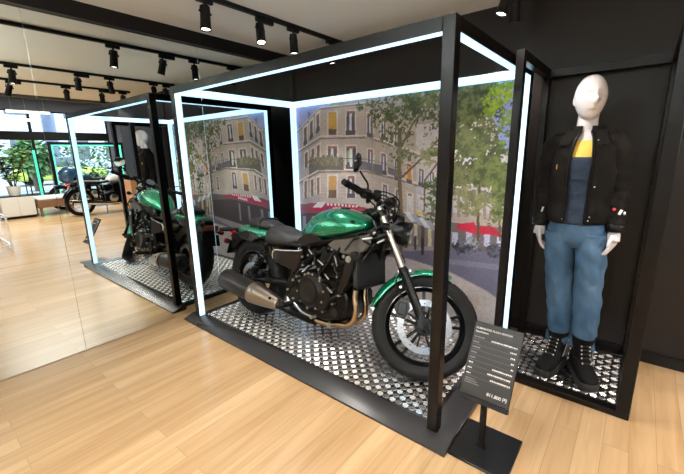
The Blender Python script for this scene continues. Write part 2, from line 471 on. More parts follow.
# ------------------------------------------------------------------ tread plate
def tread(x0, x1, y0, y1, z, pitch=.040):
    # five-bar style plate: groups of short ridges that turn by a right angle from cell to cell
    mb = MB(); mb.bx(x0, x1, y0, y1, z - .006, z)
    nx, ny = int((x1 - x0 - .006) / pitch), int((y1 - y0 - .006) / pitch)
    ox, oy = (x1 - x0 - nx * pitch) / 2, (y1 - y0 - ny * pitch) / 2
    for i in range(nx):
        for j in range(ny):
            a = R(45) if (i + j) % 2 else R(-45); c, s = math.cos(a), math.sin(a)
            X, Y = x0 + ox + (i + .5) * pitch, y0 + oy + (j + .5) * pitch
            for q, L in ((-.0135, .011), (-.0045, .0165), (.0045, .0165), (.0135, .011)):
                pts = [(-L, q - .0036, 0), (L, q - .0036, 0), (L, q + .0036, 0), (-L, q + .0036, 0), (-L * .86, q - .0007, .0027), (L * .86, q - .0007, .0027), (L * .86, q + .0007, .0027), (-L * .86, q + .0007, .0027)]
                mb.add([(X + c * u - s * v, Y + s * u + c * v, z + w) for u, v, w in pts], [(0, 1, 5, 4), (1, 2, 6, 5), (2, 3, 7, 6), (3, 0, 4, 7), (4, 5, 6, 7)])
    return mb

def ridge_glint(o):
    # one metal: strip-light glints on ridges put in as lighter colour than the sheet
    o.data.materials.append(M['plate_darkened'])
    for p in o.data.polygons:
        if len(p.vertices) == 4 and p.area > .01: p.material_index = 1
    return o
# ------------------------------------------------------------------ lit display booth around the motorcycle
G, L_, D, H, PW = .168, 2.155, 1.237, 1.834, .052
RX = G + L_
booth = thing('display_booth', (G + L_ / 2, D / 2, 0), 'black steel frame booth edged with bluish light strips around the green motorcycle', 'display booth')
def local(parent, mb):
    o = Vector(parent.location)
    mb.v = [(x - o.x, y - o.y, z - o.z) for x, y, z in mb.v]
    return mb
OV, BW, BZ = .072, .125, .030
fb = MB(); OR = .026
ramp = [(-OV, 0), (-OV, .012), (-OV + .020, .018), (-OV + .085, .040), (-OV + BW, .040), (-OV + BW, 0)]
fb.loft([[(x, y, z) for y, z in ramp] for x in (G - OV, RX + OV)])
fb.bx(G - OV + .02, RX + OR, D - .055, D, 0, BZ, .003)
fb.bx(G - .012, G + .014, -OV + BW, D - .055, 0, BZ + .004, .002); fb.bx(RX + OR - .085, RX + OV, -OV + BW, .685, 0, BZ, .003); fb.bx(RX + OR - .085, RX + OR, .685, D - .055, 0, BZ, .003)
local(booth, fb).build('base_frame', 'base', booth)
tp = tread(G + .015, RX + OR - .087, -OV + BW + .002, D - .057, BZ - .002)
tpo = ridge_glint(local(booth, tp).build('tread_plate', 'plate', booth, smooth=0)); tpo['label'] = 'silver tread plate floor of the booth'
for px_ in (G, RX - PW):
    for py_ in (0, D - PW):
        local(booth, MB().bx(px_, px_ + PW, py_, py_ + PW, BZ - .004 if py_ else .0385, H, .002)).build('post', 'frame', booth)
        sx = 1 if px_ == G else -1; sy = 1 if py_ == 0 else -1
        cx, cy = (px_ + PW if sx > 0 else px_), (py_ + PW if sy > 0 else py_)
        # L-shaped diffuser on the two faces that look into the booth
        l = MB()
        ya, yb = sorted((cy - sy * .004, cy - sy * .047)); xa, xb = sorted((cx, cx + sx * .001))
        l.bx(xa, xb, ya, yb, BZ + .012, H - PW)
        xa, xb = sorted((cx + sx * .001, cx - sx * .047)); ya, yb = sorted((cy, cy + sy * .001))
        l.bx(xa, xb, ya, yb, BZ + .004, H - PW)
        local(booth, l).build('light_strip', 'led', booth, smooth=0)
zt = H - PW
for (x0, x1, y0, y1) in [(G + PW, RX - PW, 0, PW), (G + PW, RX - PW, D - PW, D), (G, G + PW, PW, D - PW), (RX - PW, RX, PW, D - PW)]:
    local(booth, MB().bx(x0, x1, y0, y1, zt, H, .002)).build('beam', 'frame', booth)
    l = MB()
    if x1 - x0 > 1:
        ins = PW if y0 == 0 else D - PW; s = 1 if y0 == 0 else -1
        l.bx(x0, x1, *sorted((ins, ins + s * .001)), zt - .001, H - .006)
        l.bx(x0, x1, *sorted((ins, ins - s * .046)), zt - .001, zt)
    else:
        ins = PW + G if x0 == G else RX - PW; s = 1 if x0 == G else -1
        l.bx(*sorted((ins, ins + s * .001)), y0 + .004, y1 - .004, zt - .001, H - .006)
        l.bx(*sorted((ins, ins - s * .046)), y0, y1, zt - .001, zt)
    local(booth, l).build('light_strip', 'led', booth, smooth=0)

# ------------------------------------------------------------------ printed street backdrop, painted cell by cell onto a fine sheet
POSTER_PRINT = [
 ('p',(150,156,192),[(-3.9,190.4),(47.7,184.9),(42.0,19.3),(-17.5,7.7)]),
 ('p',(108,108,140),[(6.7,161.6),(9.5,161.4),(8.9,152.0),(6.1,152.2)]),
 ('p',(108,108,140),[(5.2,137.8),(8.0,137.7),(7.4,128.0),(4.6,128.0)]),
 ('p',(108,108,140),[(3.6,113.1),(6.5,113.2),(5.9,103.1),(3.0,103.0)]),
 ('p',(108,108,140),[(19.6,172.7),(22.3,172.4),(21.9,165.2),(19.2,165.4)]),
 ('p',(158,147,140),[(6.4,156.9),(35.2,175.8),(32.5,84.6),(1.3,77.0)]),
 ('p',(176,160,143),[(35.2,175.8),(85.1,174.6),(94.2,169.9),(94.3,84.8),(31.2,84.5)]),
 ('p',(170,153,134),[(85.1,174.6),(104.9,167.4),(137.4,153.1),(160.3,142.0),(215.7,133.9),(222.3,61.4),(93.2,64.9)]),
 ('p',(188,178,170),[(134.0,154.1),(213.5,158.4),(219.5,91.9),(136.1,86.7)]),
 ('p',(206,200,200),[(160.7,134.9),(200.5,134.1),(202.0,114.3),(162.1,105.6)]),
 ('p',(150,163,222),[(185.7,185.8),(211.3,182.1),(215.7,133.9),(197.3,134.2),(191.9,153.8)]),
 ('l',(150,134,116),0.5,[(4.4,102.0),(32.4,110.9),(93.2,113.5),(156.1,97.7)]),
 ('l',(150,134,116),0.5,[(4.2,99.0),(32.2,107.7),(93.2,110.5),(156.2,94.6)]),
 ('l',(150,134,116),0.5,[(4.0,95.9),(32.1,104.5),(93.2,107.5),(156.4,91.5)]),
 ('l',(150,134,116),0.5,[(3.8,92.8),(31.9,101.3),(93.2,104.4),(156.5,88.4)]),
 ('l',(150,134,116),0.5,[(3.6,89.7),(31.8,98.1),(93.2,101.4),(156.7,85.3)]),
 ('l',(150,134,116),0.5,[(3.4,86.6),(31.7,94.9),(93.2,98.4),(156.8,82.2)]),
 ('l',(150,134,116),0.5,[(3.2,83.4),(31.5,91.6),(93.2,95.3),(157.0,79.1)]),
 ('l',(120,108,100),1.2,[(3.5,154.2),(35.1,174.1),(86.1,173.7),(105.9,165.8)]),
 ('l',(205,192,176),1.0,[(3.6,156.1),(35.2,175.4),(86.1,174.9)]),
 ('l',(112,96,80),1.4,[(5.1,135.8),(34.0,147.7),(89.1,146.5),(112.8,138.9),(154.9,124.8)]),
 ('l',(214,198,176),1.3,[(5.2,137.8),(34.1,149.8),(89.1,148.3),(112.8,140.8),(154.8,126.6)]),
 ('l',(104,88,72),1.6,[(4.5,105.1),(31.3,116.6),(86.9,118.0),(113.2,113.2),(156.7,103.1)]),
 ('l',(214,196,170),1.8,[(4.7,107.6),(31.4,119.0),(86.9,120.2),(113.2,115.2),(156.6,105.0)]),
 ('p',(205,192,176),[(43.7,172.0),(56.6,171.0),(56.0,149.1),(42.8,149.7)]),
 ('p',(188,140,62),[(45.4,170.6),(54.9,169.9),(54.4,154.4),(44.9,154.9)]),
 ('p',(88,70,62),[(44.9,155.8),(54.5,155.3),(54.3,150.1),(44.7,150.5)]),
 ('p',(206,194,178),[(64.8,171.1),(76.9,170.1),(76.7,148.7),(64.4,149.2)]),
 ('p',(70,66,66),[(66.3,169.8),(75.5,169.0),(75.3,149.2),(65.8,149.6)]),
 ('p',(198,200,206),[(69.3,167.5),(72.1,167.2),(71.8,152.7),(69.0,152.8)]),
 ('p',(128,84,58),[(66.3,169.8),(75.5,169.0),(75.5,167.1),(66.2,167.9)]),
 ('p',(70,64,66),[(65.2,153.4),(76.0,152.9),(75.9,149.1),(65.2,149.6)]),
 ('p',(206,194,178),[(87.3,167.7),(95.5,165.7),(95.5,145.0),(87.2,146.6)]),
 ('p',(84,76,72),[(88.6,166.4),(94.2,165.1),(94.2,145.8),(88.6,147.0)]),
 ('p',(198,200,206),[(90.4,164.2),(92.1,163.9),(92.1,149.8),(90.4,150.2)]),
 ('p',(128,84,58),[(88.6,166.4),(94.2,165.1),(94.2,163.2),(88.6,164.5)]),
 ('p',(70,64,66),[(87.9,150.7),(94.8,149.3),(94.8,145.6),(87.9,147.0)]),
 ('p',(206,194,178),[(101.3,162.7),(107.6,160.7),(107.8,142.7),(101.4,144.5)]),
 ('p',(84,76,72),[(102.5,161.4),(106.4,160.2),(106.6,143.7),(102.7,144.8)]),
 ('p',(198,200,206),[(103.8,159.4),(105.0,159.0),(105.1,147.6),(103.9,147.9)]),
 ('p',(128,84,58),[(102.5,161.4),(106.4,160.2),(106.4,158.4),(102.6,159.6)]),
 ('p',(70,64,66),[(102.1,148.4),(107.1,147.0),(107.2,143.4),(102.1,144.8)]),
 ('p',(206,194,178),[(114.2,156.4),(120.2,154.3),(120.6,136.5),(114.4,138.5)]),
 ('p',(84,76,72),[(115.4,155.2),(119.1,153.9),(119.4,137.7),(115.7,138.9)]),
 ('p',(198,200,206),[(116.6,153.2),(117.7,152.8),(117.9,141.6),(116.8,142.0)]),
 ('p',(128,84,58),[(115.4,155.2),(119.1,153.9),(119.1,152.1),(115.4,153.4)]),
 ('p',(70,64,66),[(115.0,142.4),(119.9,140.8),(119.9,137.3),(115.1,138.9)]),
 ('p',(206,194,178),[(11.7,159.4),(19.0,163.3),(18.0,144.8),(10.6,140.5)]),
 ('p',(96,84,80),[(13.4,157.9),(17.0,159.9),(16.1,143.1),(12.4,141.0)]),
 ('p',(128,84,58),[(13.4,157.9),(17.0,159.9),(16.9,157.8),(13.3,155.8)]),
 ('p',(70,64,66),[(11.8,145.3),(17.2,148.3),(17.0,144.1),(11.6,141.0)]),
 ('p',(206,194,178),[(20.1,164.7),(27.1,168.5),(26.2,150.1),(19.1,146.0)]),
 ('p',(96,84,80),[(21.8,163.2),(25.3,165.1),(24.4,148.4),(20.9,146.4)]),
 ('p',(128,84,58),[(21.8,163.2),(25.3,165.1),(25.2,163.1),(21.6,161.1)]),
 ('p',(70,64,66),[(20.3,150.6),(25.5,153.5),(25.3,149.4),(20.1,146.4)]),
 ('p',(206,194,178),[(28.9,170.3),(35.6,173.8),(34.8,155.6),(28.0,151.7)]),
 ('p',(96,84,80),[(30.5,168.8),(33.8,170.6),(33.1,154.0),(29.7,152.1)]),
 ('p',(128,84,58),[(30.5,168.8),(33.8,170.6),(33.8,168.6),(30.4,166.7)]),
 ('p',(70,64,66),[(29.1,156.2),(34.1,159.0),(33.9,155.0),(28.9,152.1)]),
 ('p',(206,194,178),[(42.2,142.1),(56.2,141.7),(55.6,120.2),(41.4,120.0)]),
 ('p',(80,70,62),[(43.7,140.7),(54.6,140.4),(54.1,120.7),(43.0,120.5)]),
 ('p',(198,200,206),[(47.2,138.3),(50.5,138.3),(50.1,124.3),(46.8,124.3)]),
 ('p',(128,84,58),[(43.7,140.7),(54.6,140.4),(54.6,138.4),(43.7,138.6)]),
 ('p',(70,64,66),[(42.4,124.7),(54.9,124.7),(54.8,120.7),(42.3,120.5)]),
 ('p',(206,194,178),[(64.2,141.5),(77.7,141.1),(77.4,119.6),(63.7,119.4)]),
 ('p',(60,58,58),[(65.7,140.1),(76.3,139.9),(76.0,120.0),(65.3,119.9)]),
 ('p',(198,200,206),[(69.1,137.9),(72.3,137.8),(72.1,123.5),(68.9,123.5)]),
 ('p',(128,84,58),[(65.7,140.1),(76.3,139.9),(76.2,137.9),(65.6,138.1)]),
 ('p',(70,64,66),[(64.6,123.9),(76.7,124.0),(76.7,120.0),(64.6,119.9)]),
 ('p',(216,218,224),[(69.6,137.4),(71.8,137.4),(71.6,121.7),(69.3,121.7)]),
 ('p',(150,160,90),[(66.7,136.6),(69.0,136.6),(68.8,126.1),(66.5,126.1)]),
 ('p',(206,194,178),[(87.7,138.3),(95.5,136.9),(95.6,117.7),(87.6,118.9)]),
 ('p',(84,76,72),[(89.0,137.0),(94.2,136.1),(94.2,118.6),(89.0,119.3)]),
 ('p',(198,200,206),[(90.7,134.9),(92.3,134.7),(92.3,122.5),(90.7,122.8)]),
 ('p',(128,84,58),[(89.0,137.0),(94.2,136.1),(94.2,134.2),(89.0,135.1)]),
 ('p',(70,64,66),[(88.4,123.2),(94.8,122.2),(94.8,118.4),(88.4,119.3)]),
 ('p',(206,194,178),[(101.5,134.8),(108.4,132.9),(108.6,114.2),(101.6,115.8)]),
 ('p',(84,76,72),[(102.8,133.5),(107.2,132.4),(107.4,115.2),(102.9,116.2)]),
 ('p',(198,200,206),[(104.2,131.5),(105.5,131.1),(105.7,119.3),(104.3,119.6)]),
 ('p',(128,84,58),[(102.8,133.5),(107.2,132.4),(107.2,130.5),(102.8,131.6)]),
 ('p',(70,64,66),[(102.3,120.0),(107.9,118.6),(107.9,114.9),(102.3,116.2)]),
 ('p',(206,194,178),[(114.6,129.8),(121.7,127.6),(122.1,109.3),(114.9,111.2)]),
 ('p',(84,76,72),[(115.8,128.6),(120.5,127.2),(120.9,110.4),(116.1,111.6)]),
 ('p',(198,200,206),[(117.4,126.6),(118.8,126.2),(119.0,114.5),(117.6,114.9)]),
 ('p',(128,84,58),[(115.8,128.6),(120.5,127.2),(120.5,125.3),(115.9,126.7)]),
 ('p',(70,64,66),[(115.5,115.3),(121.3,113.7),(121.4,110.0),(115.5,111.6)]),
 ('p',(206,194,178),[(125.7,126.6),(132.1,124.7),(132.6,107.4),(126.2,109.1)]),
 ('p',(206,128,58),[(126.9,125.4),(131.0,124.2),(131.4,108.5),(127.3,109.6)]),
 ('p',(128,84,58),[(126.9,125.4),(131.0,124.2),(131.0,122.4),(127.0,123.6)]),
 ('p',(70,64,66),[(126.7,113.2),(131.9,111.7),(132.0,108.2),(126.8,109.6)]),
 ('p',(206,194,178),[(136.4,122.7),(142.6,120.9),(143.1,105.5),(136.9,107.2)]),
 ('p',(84,76,72),[(137.6,121.6),(141.5,120.4),(142.0,106.5),(138.1,107.6)]),
 ('p',(198,200,206),[(138.9,119.7),(140.1,119.4),(140.4,110.5),(139.2,110.8)]),
 ('p',(128,84,58),[(137.6,121.6),(141.5,120.4),(141.6,118.7),(137.7,119.8)]),
 ('p',(70,64,66),[(137.4,111.1),(142.4,109.7),(142.5,106.2),(137.5,107.6)]),
 ('p',(206,194,178),[(145.9,120.6),(151.4,118.9),(152.0,104.5),(146.4,106.0)]),
 ('p',(84,76,72),[(147.0,119.4),(150.3,118.4),(150.9,105.5),(147.5,106.5)]),
 ('p',(198,200,206),[(148.1,117.6),(149.1,117.3),(149.5,109.3),(148.5,109.6)]),
 ('p',(128,84,58),[(147.0,119.4),(150.3,118.4),(150.4,116.7),(147.1,117.7)]),
 ('p',(70,64,66),[(146.9,109.9),(151.2,108.7),(151.4,105.2),(147.0,106.4)]),
 ('p',(206,194,178),[(11.7,135.8),(19.0,138.7),(18.1,122.4),(10.7,119.3)]),
 ('p',(100,84,74),[(13.4,134.4),(17.0,135.8),(16.2,121.4),(12.5,119.8)]),
 ('p',(128,84,58),[(13.4,134.4),(17.0,135.8),(16.9,133.6),(13.3,132.2)]),
 ('p',(206,194,178),[(20.8,139.5),(27.8,142.2),(27.0,126.2),(19.9,123.2)]),
 ('p',(100,84,74),[(22.4,138.1),(25.9,139.4),(25.2,125.2),(21.7,123.7)]),
 ('p',(128,84,58),[(22.4,138.1),(25.9,139.4),(25.8,137.3),(22.3,135.9)]),
 ('p',(206,194,178),[(28.2,142.5),(35.0,145.2),(34.3,129.3),(27.4,126.3)]),
 ('p',(100,84,74),[(29.8,141.1),(33.2,142.4),(32.6,128.3),(29.2,126.8)]),
 ('p',(128,84,58),[(29.8,141.1),(33.2,142.4),(33.1,140.3),(29.7,138.9)]),
 ('p',(84,80,70),[(18.5,128.0),(35.8,130.7),(61.4,130.5),(62.3,119.0),(30.1,118.5),(17.7,113.4)]),
 ('f',(80,80,58),(128,116,92),0.75,(42.0,127.9),(20.5,4.6)),
 ('p',(92,86,86),[(76.1,127.9),(103.3,123.7),(103.4,115.4),(86.9,119.3),(76.0,119.2)]),
 ('p',(92,86,86),[(109.2,122.1),(122.5,119.0),(122.7,113.0),(109.3,116.4)]),
 ('l',(60,55,56),0.5,[(61.4,129.2),(86.9,128.7),(105.3,124.9),(123.4,119.9)]),
 ('p',(205,192,176),[(41.5,114.9),(55.1,115.2),(54.5,92.9),(40.7,92.0)]),
 ('p',(184,140,80),[(43.4,113.1),(53.3,113.3),(52.8,98.4),(42.8,97.9)]),
 ('p',(96,74,60),[(42.9,99.8),(52.9,100.3),(52.7,92.8),(42.6,92.1)]),
 ('p',(206,194,178),[(64.8,115.0),(75.7,115.2),(75.5,93.7),(64.4,93.0)]),
 ('p',(88,78,72),[(66.3,113.6),(74.3,113.8),(74.0,94.1),(65.9,93.6)]),
 ('p',(198,200,206),[(68.9,111.5),(71.3,111.5),(71.0,97.6),(68.6,97.4)]),
 ('p',(128,84,58),[(66.3,113.6),(74.3,113.8),(74.2,111.8),(66.2,111.6)]),
 ('p',(70,64,66),[(65.3,97.7),(74.7,98.2),(74.7,94.1),(65.2,93.5)]),
 ('p',(206,194,178),[(103.1,109.1),(109.7,107.7),(109.9,89.1),(103.3,90.3)]),
 ('p',(74,64,58),[(104.4,107.9),(108.4,107.0),(108.6,90.1),(104.6,90.9)]),
 ('p',(198,200,206),[(105.8,105.8),(107.0,105.6),(107.1,94.2),(105.9,94.4)]),
 ('p',(128,84,58),[(104.4,107.9),(108.4,107.0),(108.5,105.1),(104.5,106.0)]),
 ('p',(206,194,178),[(115.9,105.4),(122.7,104.0),(123.0,86.7),(116.2,87.9)]),
 ('p',(74,64,58),[(117.2,104.3),(121.5,103.4),(121.8,87.6),(117.5,88.4)]),
 ('p',(198,200,206),[(118.6,102.3),(119.9,102.0),(120.1,91.7),(118.8,91.9)]),
 ('p',(128,84,58),[(117.2,104.3),(121.5,103.4),(121.5,101.5),(117.2,102.4)]),
 ('p',(206,194,178),[(127.2,102.7),(133.2,101.4),(133.7,84.4),(127.7,85.5)]),
 ('p',(190,180,168),[(128.4,101.6),(132.1,100.8),(132.5,85.4),(128.8,86.0)]),
 ('p',(198,200,206),[(129.7,99.6),(130.8,99.4),(131.0,89.2),(129.9,89.4)]),
 ('p',(128,84,58),[(128.4,101.6),(132.1,100.8),(132.1,98.9),(128.5,99.7)]),
 ('p',(206,194,178),[(138.0,100.1),(143.8,98.9),(144.4,83.0),(138.6,84.0)]),
 ('p',(190,180,168),[(139.2,99.0),(142.7,98.2),(143.2,83.9),(139.7,84.5)]),
 ('p',(198,200,206),[(140.4,97.1),(141.5,96.8),(141.8,87.7),(140.7,87.9)]),
 ('p',(128,84,58),[(139.2,99.0),(142.7,98.2),(142.8,96.4),(139.3,97.1)]),
 ('p',(206,194,178),[(147.6,97.5),(152.7,96.4),(153.3,83.2),(148.1,84.1)]),
 ('p',(84,76,72),[(148.7,96.4),(151.7,95.8),(152.2,84.1),(149.2,84.6)]),
 ('p',(198,200,206),[(149.8,94.5),(150.6,94.4),(150.9,87.7),(150.0,87.9)]),
 ('p',(128,84,58),[(148.7,96.4),(151.7,95.8),(151.8,94.0),(148.8,94.6)]),
 ('p',(70,64,66),[(148.6,88.1),(152.5,87.4),(152.7,83.8),(148.7,84.6)]),
 ('p',(206,194,178),[(9.3,107.9),(16.5,110.6),(15.4,91.6),(8.1,88.6)]),
 ('p',(110,90,70),[(11.1,106.5),(14.5,107.8),(13.5,90.7),(10.0,89.2)]),
 ('p',(128,84,58),[(11.1,106.5),(14.5,107.8),(14.4,105.5),(10.9,104.1)]),
 ('p',(206,194,178),[(18.5,110.1),(25.4,112.7),(24.5,94.1),(17.5,91.2)]),
 ('p',(110,90,70),[(20.2,108.7),(23.5,110.0),(22.7,93.2),(19.3,91.8)]),
 ('p',(128,84,58),[(20.2,108.7),(23.5,110.0),(23.4,107.7),(20.1,106.4)]),
 ('p',(206,194,178),[(26.7,112.1),(33.4,114.6),(32.7,96.3),(25.8,93.5)]),
 ('p',(110,90,70),[(28.4,110.7),(31.6,111.9),(30.9,95.4),(27.6,94.1)]),
 ('p',(128,84,58),[(28.4,110.7),(31.6,111.9),(31.5,109.7),(28.3,108.5)]),
 ('l',(140,124,108),0.8,[(154.7,127.7),(157.0,78.3)]),
 ('l',(140,124,108),0.7,[(93.2,173.1),(94.3,89.2)]),
 ('p',(88,80,78),[(-11.9,82.3),(31.3,85.5),(121.4,85.4),(161.7,81.2),(163.0,55.1),(-15.3,36.9)]),
 ('p',(120,108,96),[(125.2,83.2),(161.7,81.2),(162.9,57.5),(125.8,56.8)]),
 ('p',(206,196,150),[(129.1,77.7),(132.2,77.5),(132.7,59.8),(129.5,59.9)]),
 ('p',(206,196,150),[(134.6,76.8),(137.7,76.6),(138.2,59.3),(135.1,59.4)]),
 ('p',(70,62,58),[(140.9,75.8),(143.9,75.5),(144.5,58.8),(141.5,58.9)]),
 ('p',(206,196,150),[(147.0,74.7),(150.0,74.5),(150.6,58.3),(147.7,58.4)]),
 ('p',(70,62,58),[(153.0,73.8),(155.9,73.6),(156.6,57.8),(153.7,57.9)]),
 ('p',(62,54,54),[(-12.7,72.6),(80.1,80.9),(121.5,76.9),(122.0,52.7),(-15.4,35.8)]),
 ('p',(118,112,120),[(-3.7,70.2),(0.9,70.6),(-0.7,46.7),(-5.3,46.1)]),
 ('p',(118,112,120),[(6.8,71.2),(11.2,71.6),(9.8,48.2),(5.4,47.6)]),
 ('p',(118,112,120),[(19.7,72.4),(23.9,72.8),(22.8,49.9),(18.5,49.3)]),
 ('p',(118,112,120),[(43.9,74.7),(47.8,75.1),(47.1,53.2),(43.2,52.6)]),
 ('p',(118,112,120),[(62.6,76.5),(66.2,76.8),(65.8,55.7),(62.1,55.2)]),
 ('p',(112,62,72),[(-12.4,76.9),(16.2,85.4),(28.6,86.3),(28.2,77.2),(-12.8,70.4)]),
 ('p',(158,36,54),[(17.3,80.4),(28.6,86.3),(76.8,88.4),(79.0,82.1),(20.0,77.0)]),
 ('p',(226,226,232),[(20.9,81.2),(28.7,87.3),(39.2,88.0),(33.8,82.2)]),
 ('p',(236,232,232),[(40.5,86.9),(43.1,87.1),(43.0,85.0),(40.4,84.8)]),
 ('p',(236,232,232),[(45.1,87.0),(47.6,87.2),(47.6,85.1),(45.0,84.9)]),
 ('p',(236,232,232),[(49.6,87.1),(52.1,87.3),(52.1,85.2),(49.6,85.0)]),
 ('p',(236,232,232),[(54.1,87.2),(56.6,87.4),(56.5,85.3),(54.1,85.1)]),
 ('p',(236,232,232),[(58.5,87.3),(60.9,87.5),(60.9,85.4),(58.4,85.2)]),
 ('p',(236,232,232),[(62.8,87.4),(65.2,87.6),(65.2,85.5),(62.8,85.3)]),
 ('p',(236,232,232),[(67.1,87.5),(69.4,87.6),(69.4,85.6),(67.0,85.4)]),
 ('p',(236,232,232),[(71.3,87.5),(73.6,87.7),(73.5,85.7),(71.2,85.5)]),
 ('p',(236,232,232),[(75.4,87.6),(77.7,87.8),(77.6,85.8),(75.4,85.6)]),
 ('p',(232,214,214),[(48.0,83.4),(50.0,83.6),(49.9,80.7),(47.9,80.5)]),
 ('p',(232,214,214),[(50.7,83.6),(52.7,83.8),(52.6,80.9),(50.6,80.7)]),
 ('p',(232,214,214),[(53.3,83.9),(54.3,83.9),(54.2,81.1),(53.2,81.0)]),
 ('p',(232,214,214),[(55.0,84.0),(57.2,84.2),(57.1,81.3),(54.9,81.1)]),
 ('p',(232,214,214),[(57.9,84.2),(59.9,84.4),(59.8,81.5),(57.9,81.4)]),
 ('p',(232,214,214),[(60.6,84.4),(62.8,84.6),(62.7,81.8),(60.5,81.6)]),
 ('p',(232,214,214),[(63.5,84.7),(65.6,84.8),(65.6,82.0),(63.4,81.8)]),
 ('p',(74,60,110),[(38.4,83.1),(42.3,83.4),(42.2,80.4),(38.3,80.1)]),
 ('p',(140,50,60),[(76.7,87.0),(97.4,85.1),(97.4,81.5),(80.1,82.7)]),
 ('p',(210,208,212),[(125.1,85.7),(129.8,86.1),(137.2,78.6),(131.8,78.0)]),
 ('p',(150,148,152),[(131.6,84.1),(136.2,84.4),(143.5,76.8),(138.2,76.4)]),
 ('p',(210,208,212),[(138.0,82.6),(142.4,82.7),(149.6,75.0),(144.4,74.8)]),
 ('p',(150,148,152),[(144.2,81.1),(148.5,81.0),(155.6,73.3),(150.5,73.2)]),
 ('p',(210,208,212),[(150.3,79.6),(154.5,79.4),(161.4,71.7),(156.5,71.7)]),
 ('p',(206,172,70),[(136.1,87.5),(143.1,86.8),(143.2,84.8),(136.1,85.4)]),
 ('p',(128,118,112),[(163.9,101.2),(166.2,101.4),(167.1,85.6),(164.7,85.3)]),
 ('p',(128,118,112),[(169.3,101.6),(171.6,101.7),(172.4,86.1),(170.2,85.8)]),
 ('p',(128,118,112),[(175.3,101.9),(177.5,102.0),(178.4,86.6),(176.2,86.4)]),
 ('p',(128,118,112),[(181.8,102.3),(184.0,102.4),(185.0,87.3),(182.8,87.1)]),
 ('p',(128,118,112),[(188.2,102.7),(190.2,102.8),(191.3,87.9),(189.2,87.7)]),
 ('p',(128,118,112),[(194.3,103.0),(196.3,103.2),(197.4,88.5),(195.4,88.3)]),
 ('p',(98,92,98),[(162.0,108.6),(183.1,105.2),(183.4,100.2),(162.3,102.6)]),
 ('p',(98,92,98),[(185.8,106.8),(202.9,103.5),(203.2,99.4),(186.2,101.1)]),
 ('p',(96,86,82),[(161.7,81.2),(220.4,81.9),(222.0,64.1),(162.8,59.1)]),
 ('p',(186,186,200),[(166.9,73.9),(171.6,74.0),(172.2,63.2),(167.5,63.0)]),
 ('p',(186,186,200),[(177.6,75.3),(182.1,75.4),(182.7,64.8),(178.3,64.6)]),
 ('p',(186,186,200),[(190.6,76.9),(194.8,76.9),(195.6,66.7),(191.4,66.6)]),
 ('p',(186,186,200),[(199.6,78.0),(203.6,78.0),(204.4,68.1),(200.3,67.9)]),
 ('p',(186,186,200),[(205.5,78.7),(209.4,78.8),(210.2,68.9),(206.3,68.8)]),
 ('p',(186,38,56),[(170.4,80.5),(183.0,83.4),(186.3,77.1),(186.5,74.1),(170.7,76.7)]),
 ('p',(172,36,52),[(186.8,80.8),(195.9,81.9),(205.1,75.1),(203.9,73.5),(197.7,75.6),(187.2,74.9)]),
 ('p',(146,134,132),[(-14.9,42.6),(122.0,56.2),(162.7,61.5),(163.3,49.4),(122.2,45.6),(-16.8,17.2)]),
 ('p',(96,92,106),[(86.6,45.3),(162.8,59.1),(221.9,65.5),(227.8,-0.2),(86.4,-1.9)]),
 ('p',(118,114,128),[(158.2,51.8),(222.8,55.8),(223.2,51.6),(158.4,47.7)]),
 ('p',(196,183,170),[(-31.8,35.6),(86.6,43.3),(131.7,46.4),(166.9,41.9),(194.4,33.3),(226.3,17.0),(231.0,-34.9),(-41.0,-72.9)]),
 ('l',(150,138,128),0.8,[(86.6,43.3),(131.7,46.4),(166.9,41.9),(194.4,33.3),(226.3,17.0)]),
 ('p',(176,163,152),[(-15.2,39.2),(86.6,43.8),(93.2,40.7),(-15.9,28.8)]),
 ('f',(176,150,120),(190,170,148),0.25,(191.6,19.8),(16.9,7.2)),
 ('f',(34,32,36),(96,96,104),0.85,(178.3,63.8),(9.6,6.1)),
 ('f',(34,32,36),(90,90,98),0.8,(200.5,65.0),(6.7,5.1)),
 ('f',(60,56,58),(170,170,176),0.7,(184.0,67.7),(5.8,3.7)),
 ('p',(46,42,44),[(141.2,65.8),(143.9,66.1),(144.4,52.0),(141.7,51.5)]),
 ('p',(58,54,56),[(134.9,66.6),(137.1,66.9),(137.5,55.1),(135.2,54.8)]),
 ('l',(92,72,50),4.4,[(123.0,52.9),(122.3,87.1),(119.7,119.8),(120.0,151.1)]),
 ('l',(84,66,46),2.2,[(121.7,113.4),(138.3,127.7),(151.0,140.9),(159.9,149.0)]),
 ('l',(80,66,48),2.0,[(120.3,135.6),(130.6,154.3),(140.3,164.5)]),
 ('l',(74,60,46),1.6,[(143.2,84.9),(143.1,112.5),(154.7,127.7)]),
 ('l',(70,58,42),2.4,[(186.8,70.4),(184.9,99.6),(186.0,124.2)]),
 ('l',(70,58,42),1.8,[(163.7,90.6),(167.9,113.3),(177.4,127.6)]),
 ('l',(70,58,42),1.6,[(202.0,72.5),(199.5,97.1)]),
 ('f',(42,52,32),(92,100,62),0.5,(112.4,165.3),(23.0,10.0)),
 ('f',(42,52,32),(92,100,62),0.62,(132.7,169.4),(24.1,13.1)),
 ('f',(42,52,32),(92,100,62),0.48,(118.2,149.6),(16.0,10.8)),
 ('f',(42,52,32),(92,100,62),0.5,(150.1,162.3),(15.2,18.5)),
 ('f',(66,70,46),(108,108,74),0.42,(124.1,130.9),(12.3,7.9)),
 ('f',(42,52,32),(88,100,56),0.45,(152.8,99.0),(9.6,17.1)),
 ('f',(110,110,70),(150,146,96),0.35,(146.4,135.1),(11.2,10.4)),
 ('f',(42,52,32),(92,100,62),0.4,(93.2,172.3),(13.6,4.7)),
 ('f',(42,52,32),(92,100,62),0.8,(174.9,166.9),(23.8,20.0)),
 ('f',(52,60,36),(98,102,60),0.76,(176.6,140.1),(24.1,18.0)),
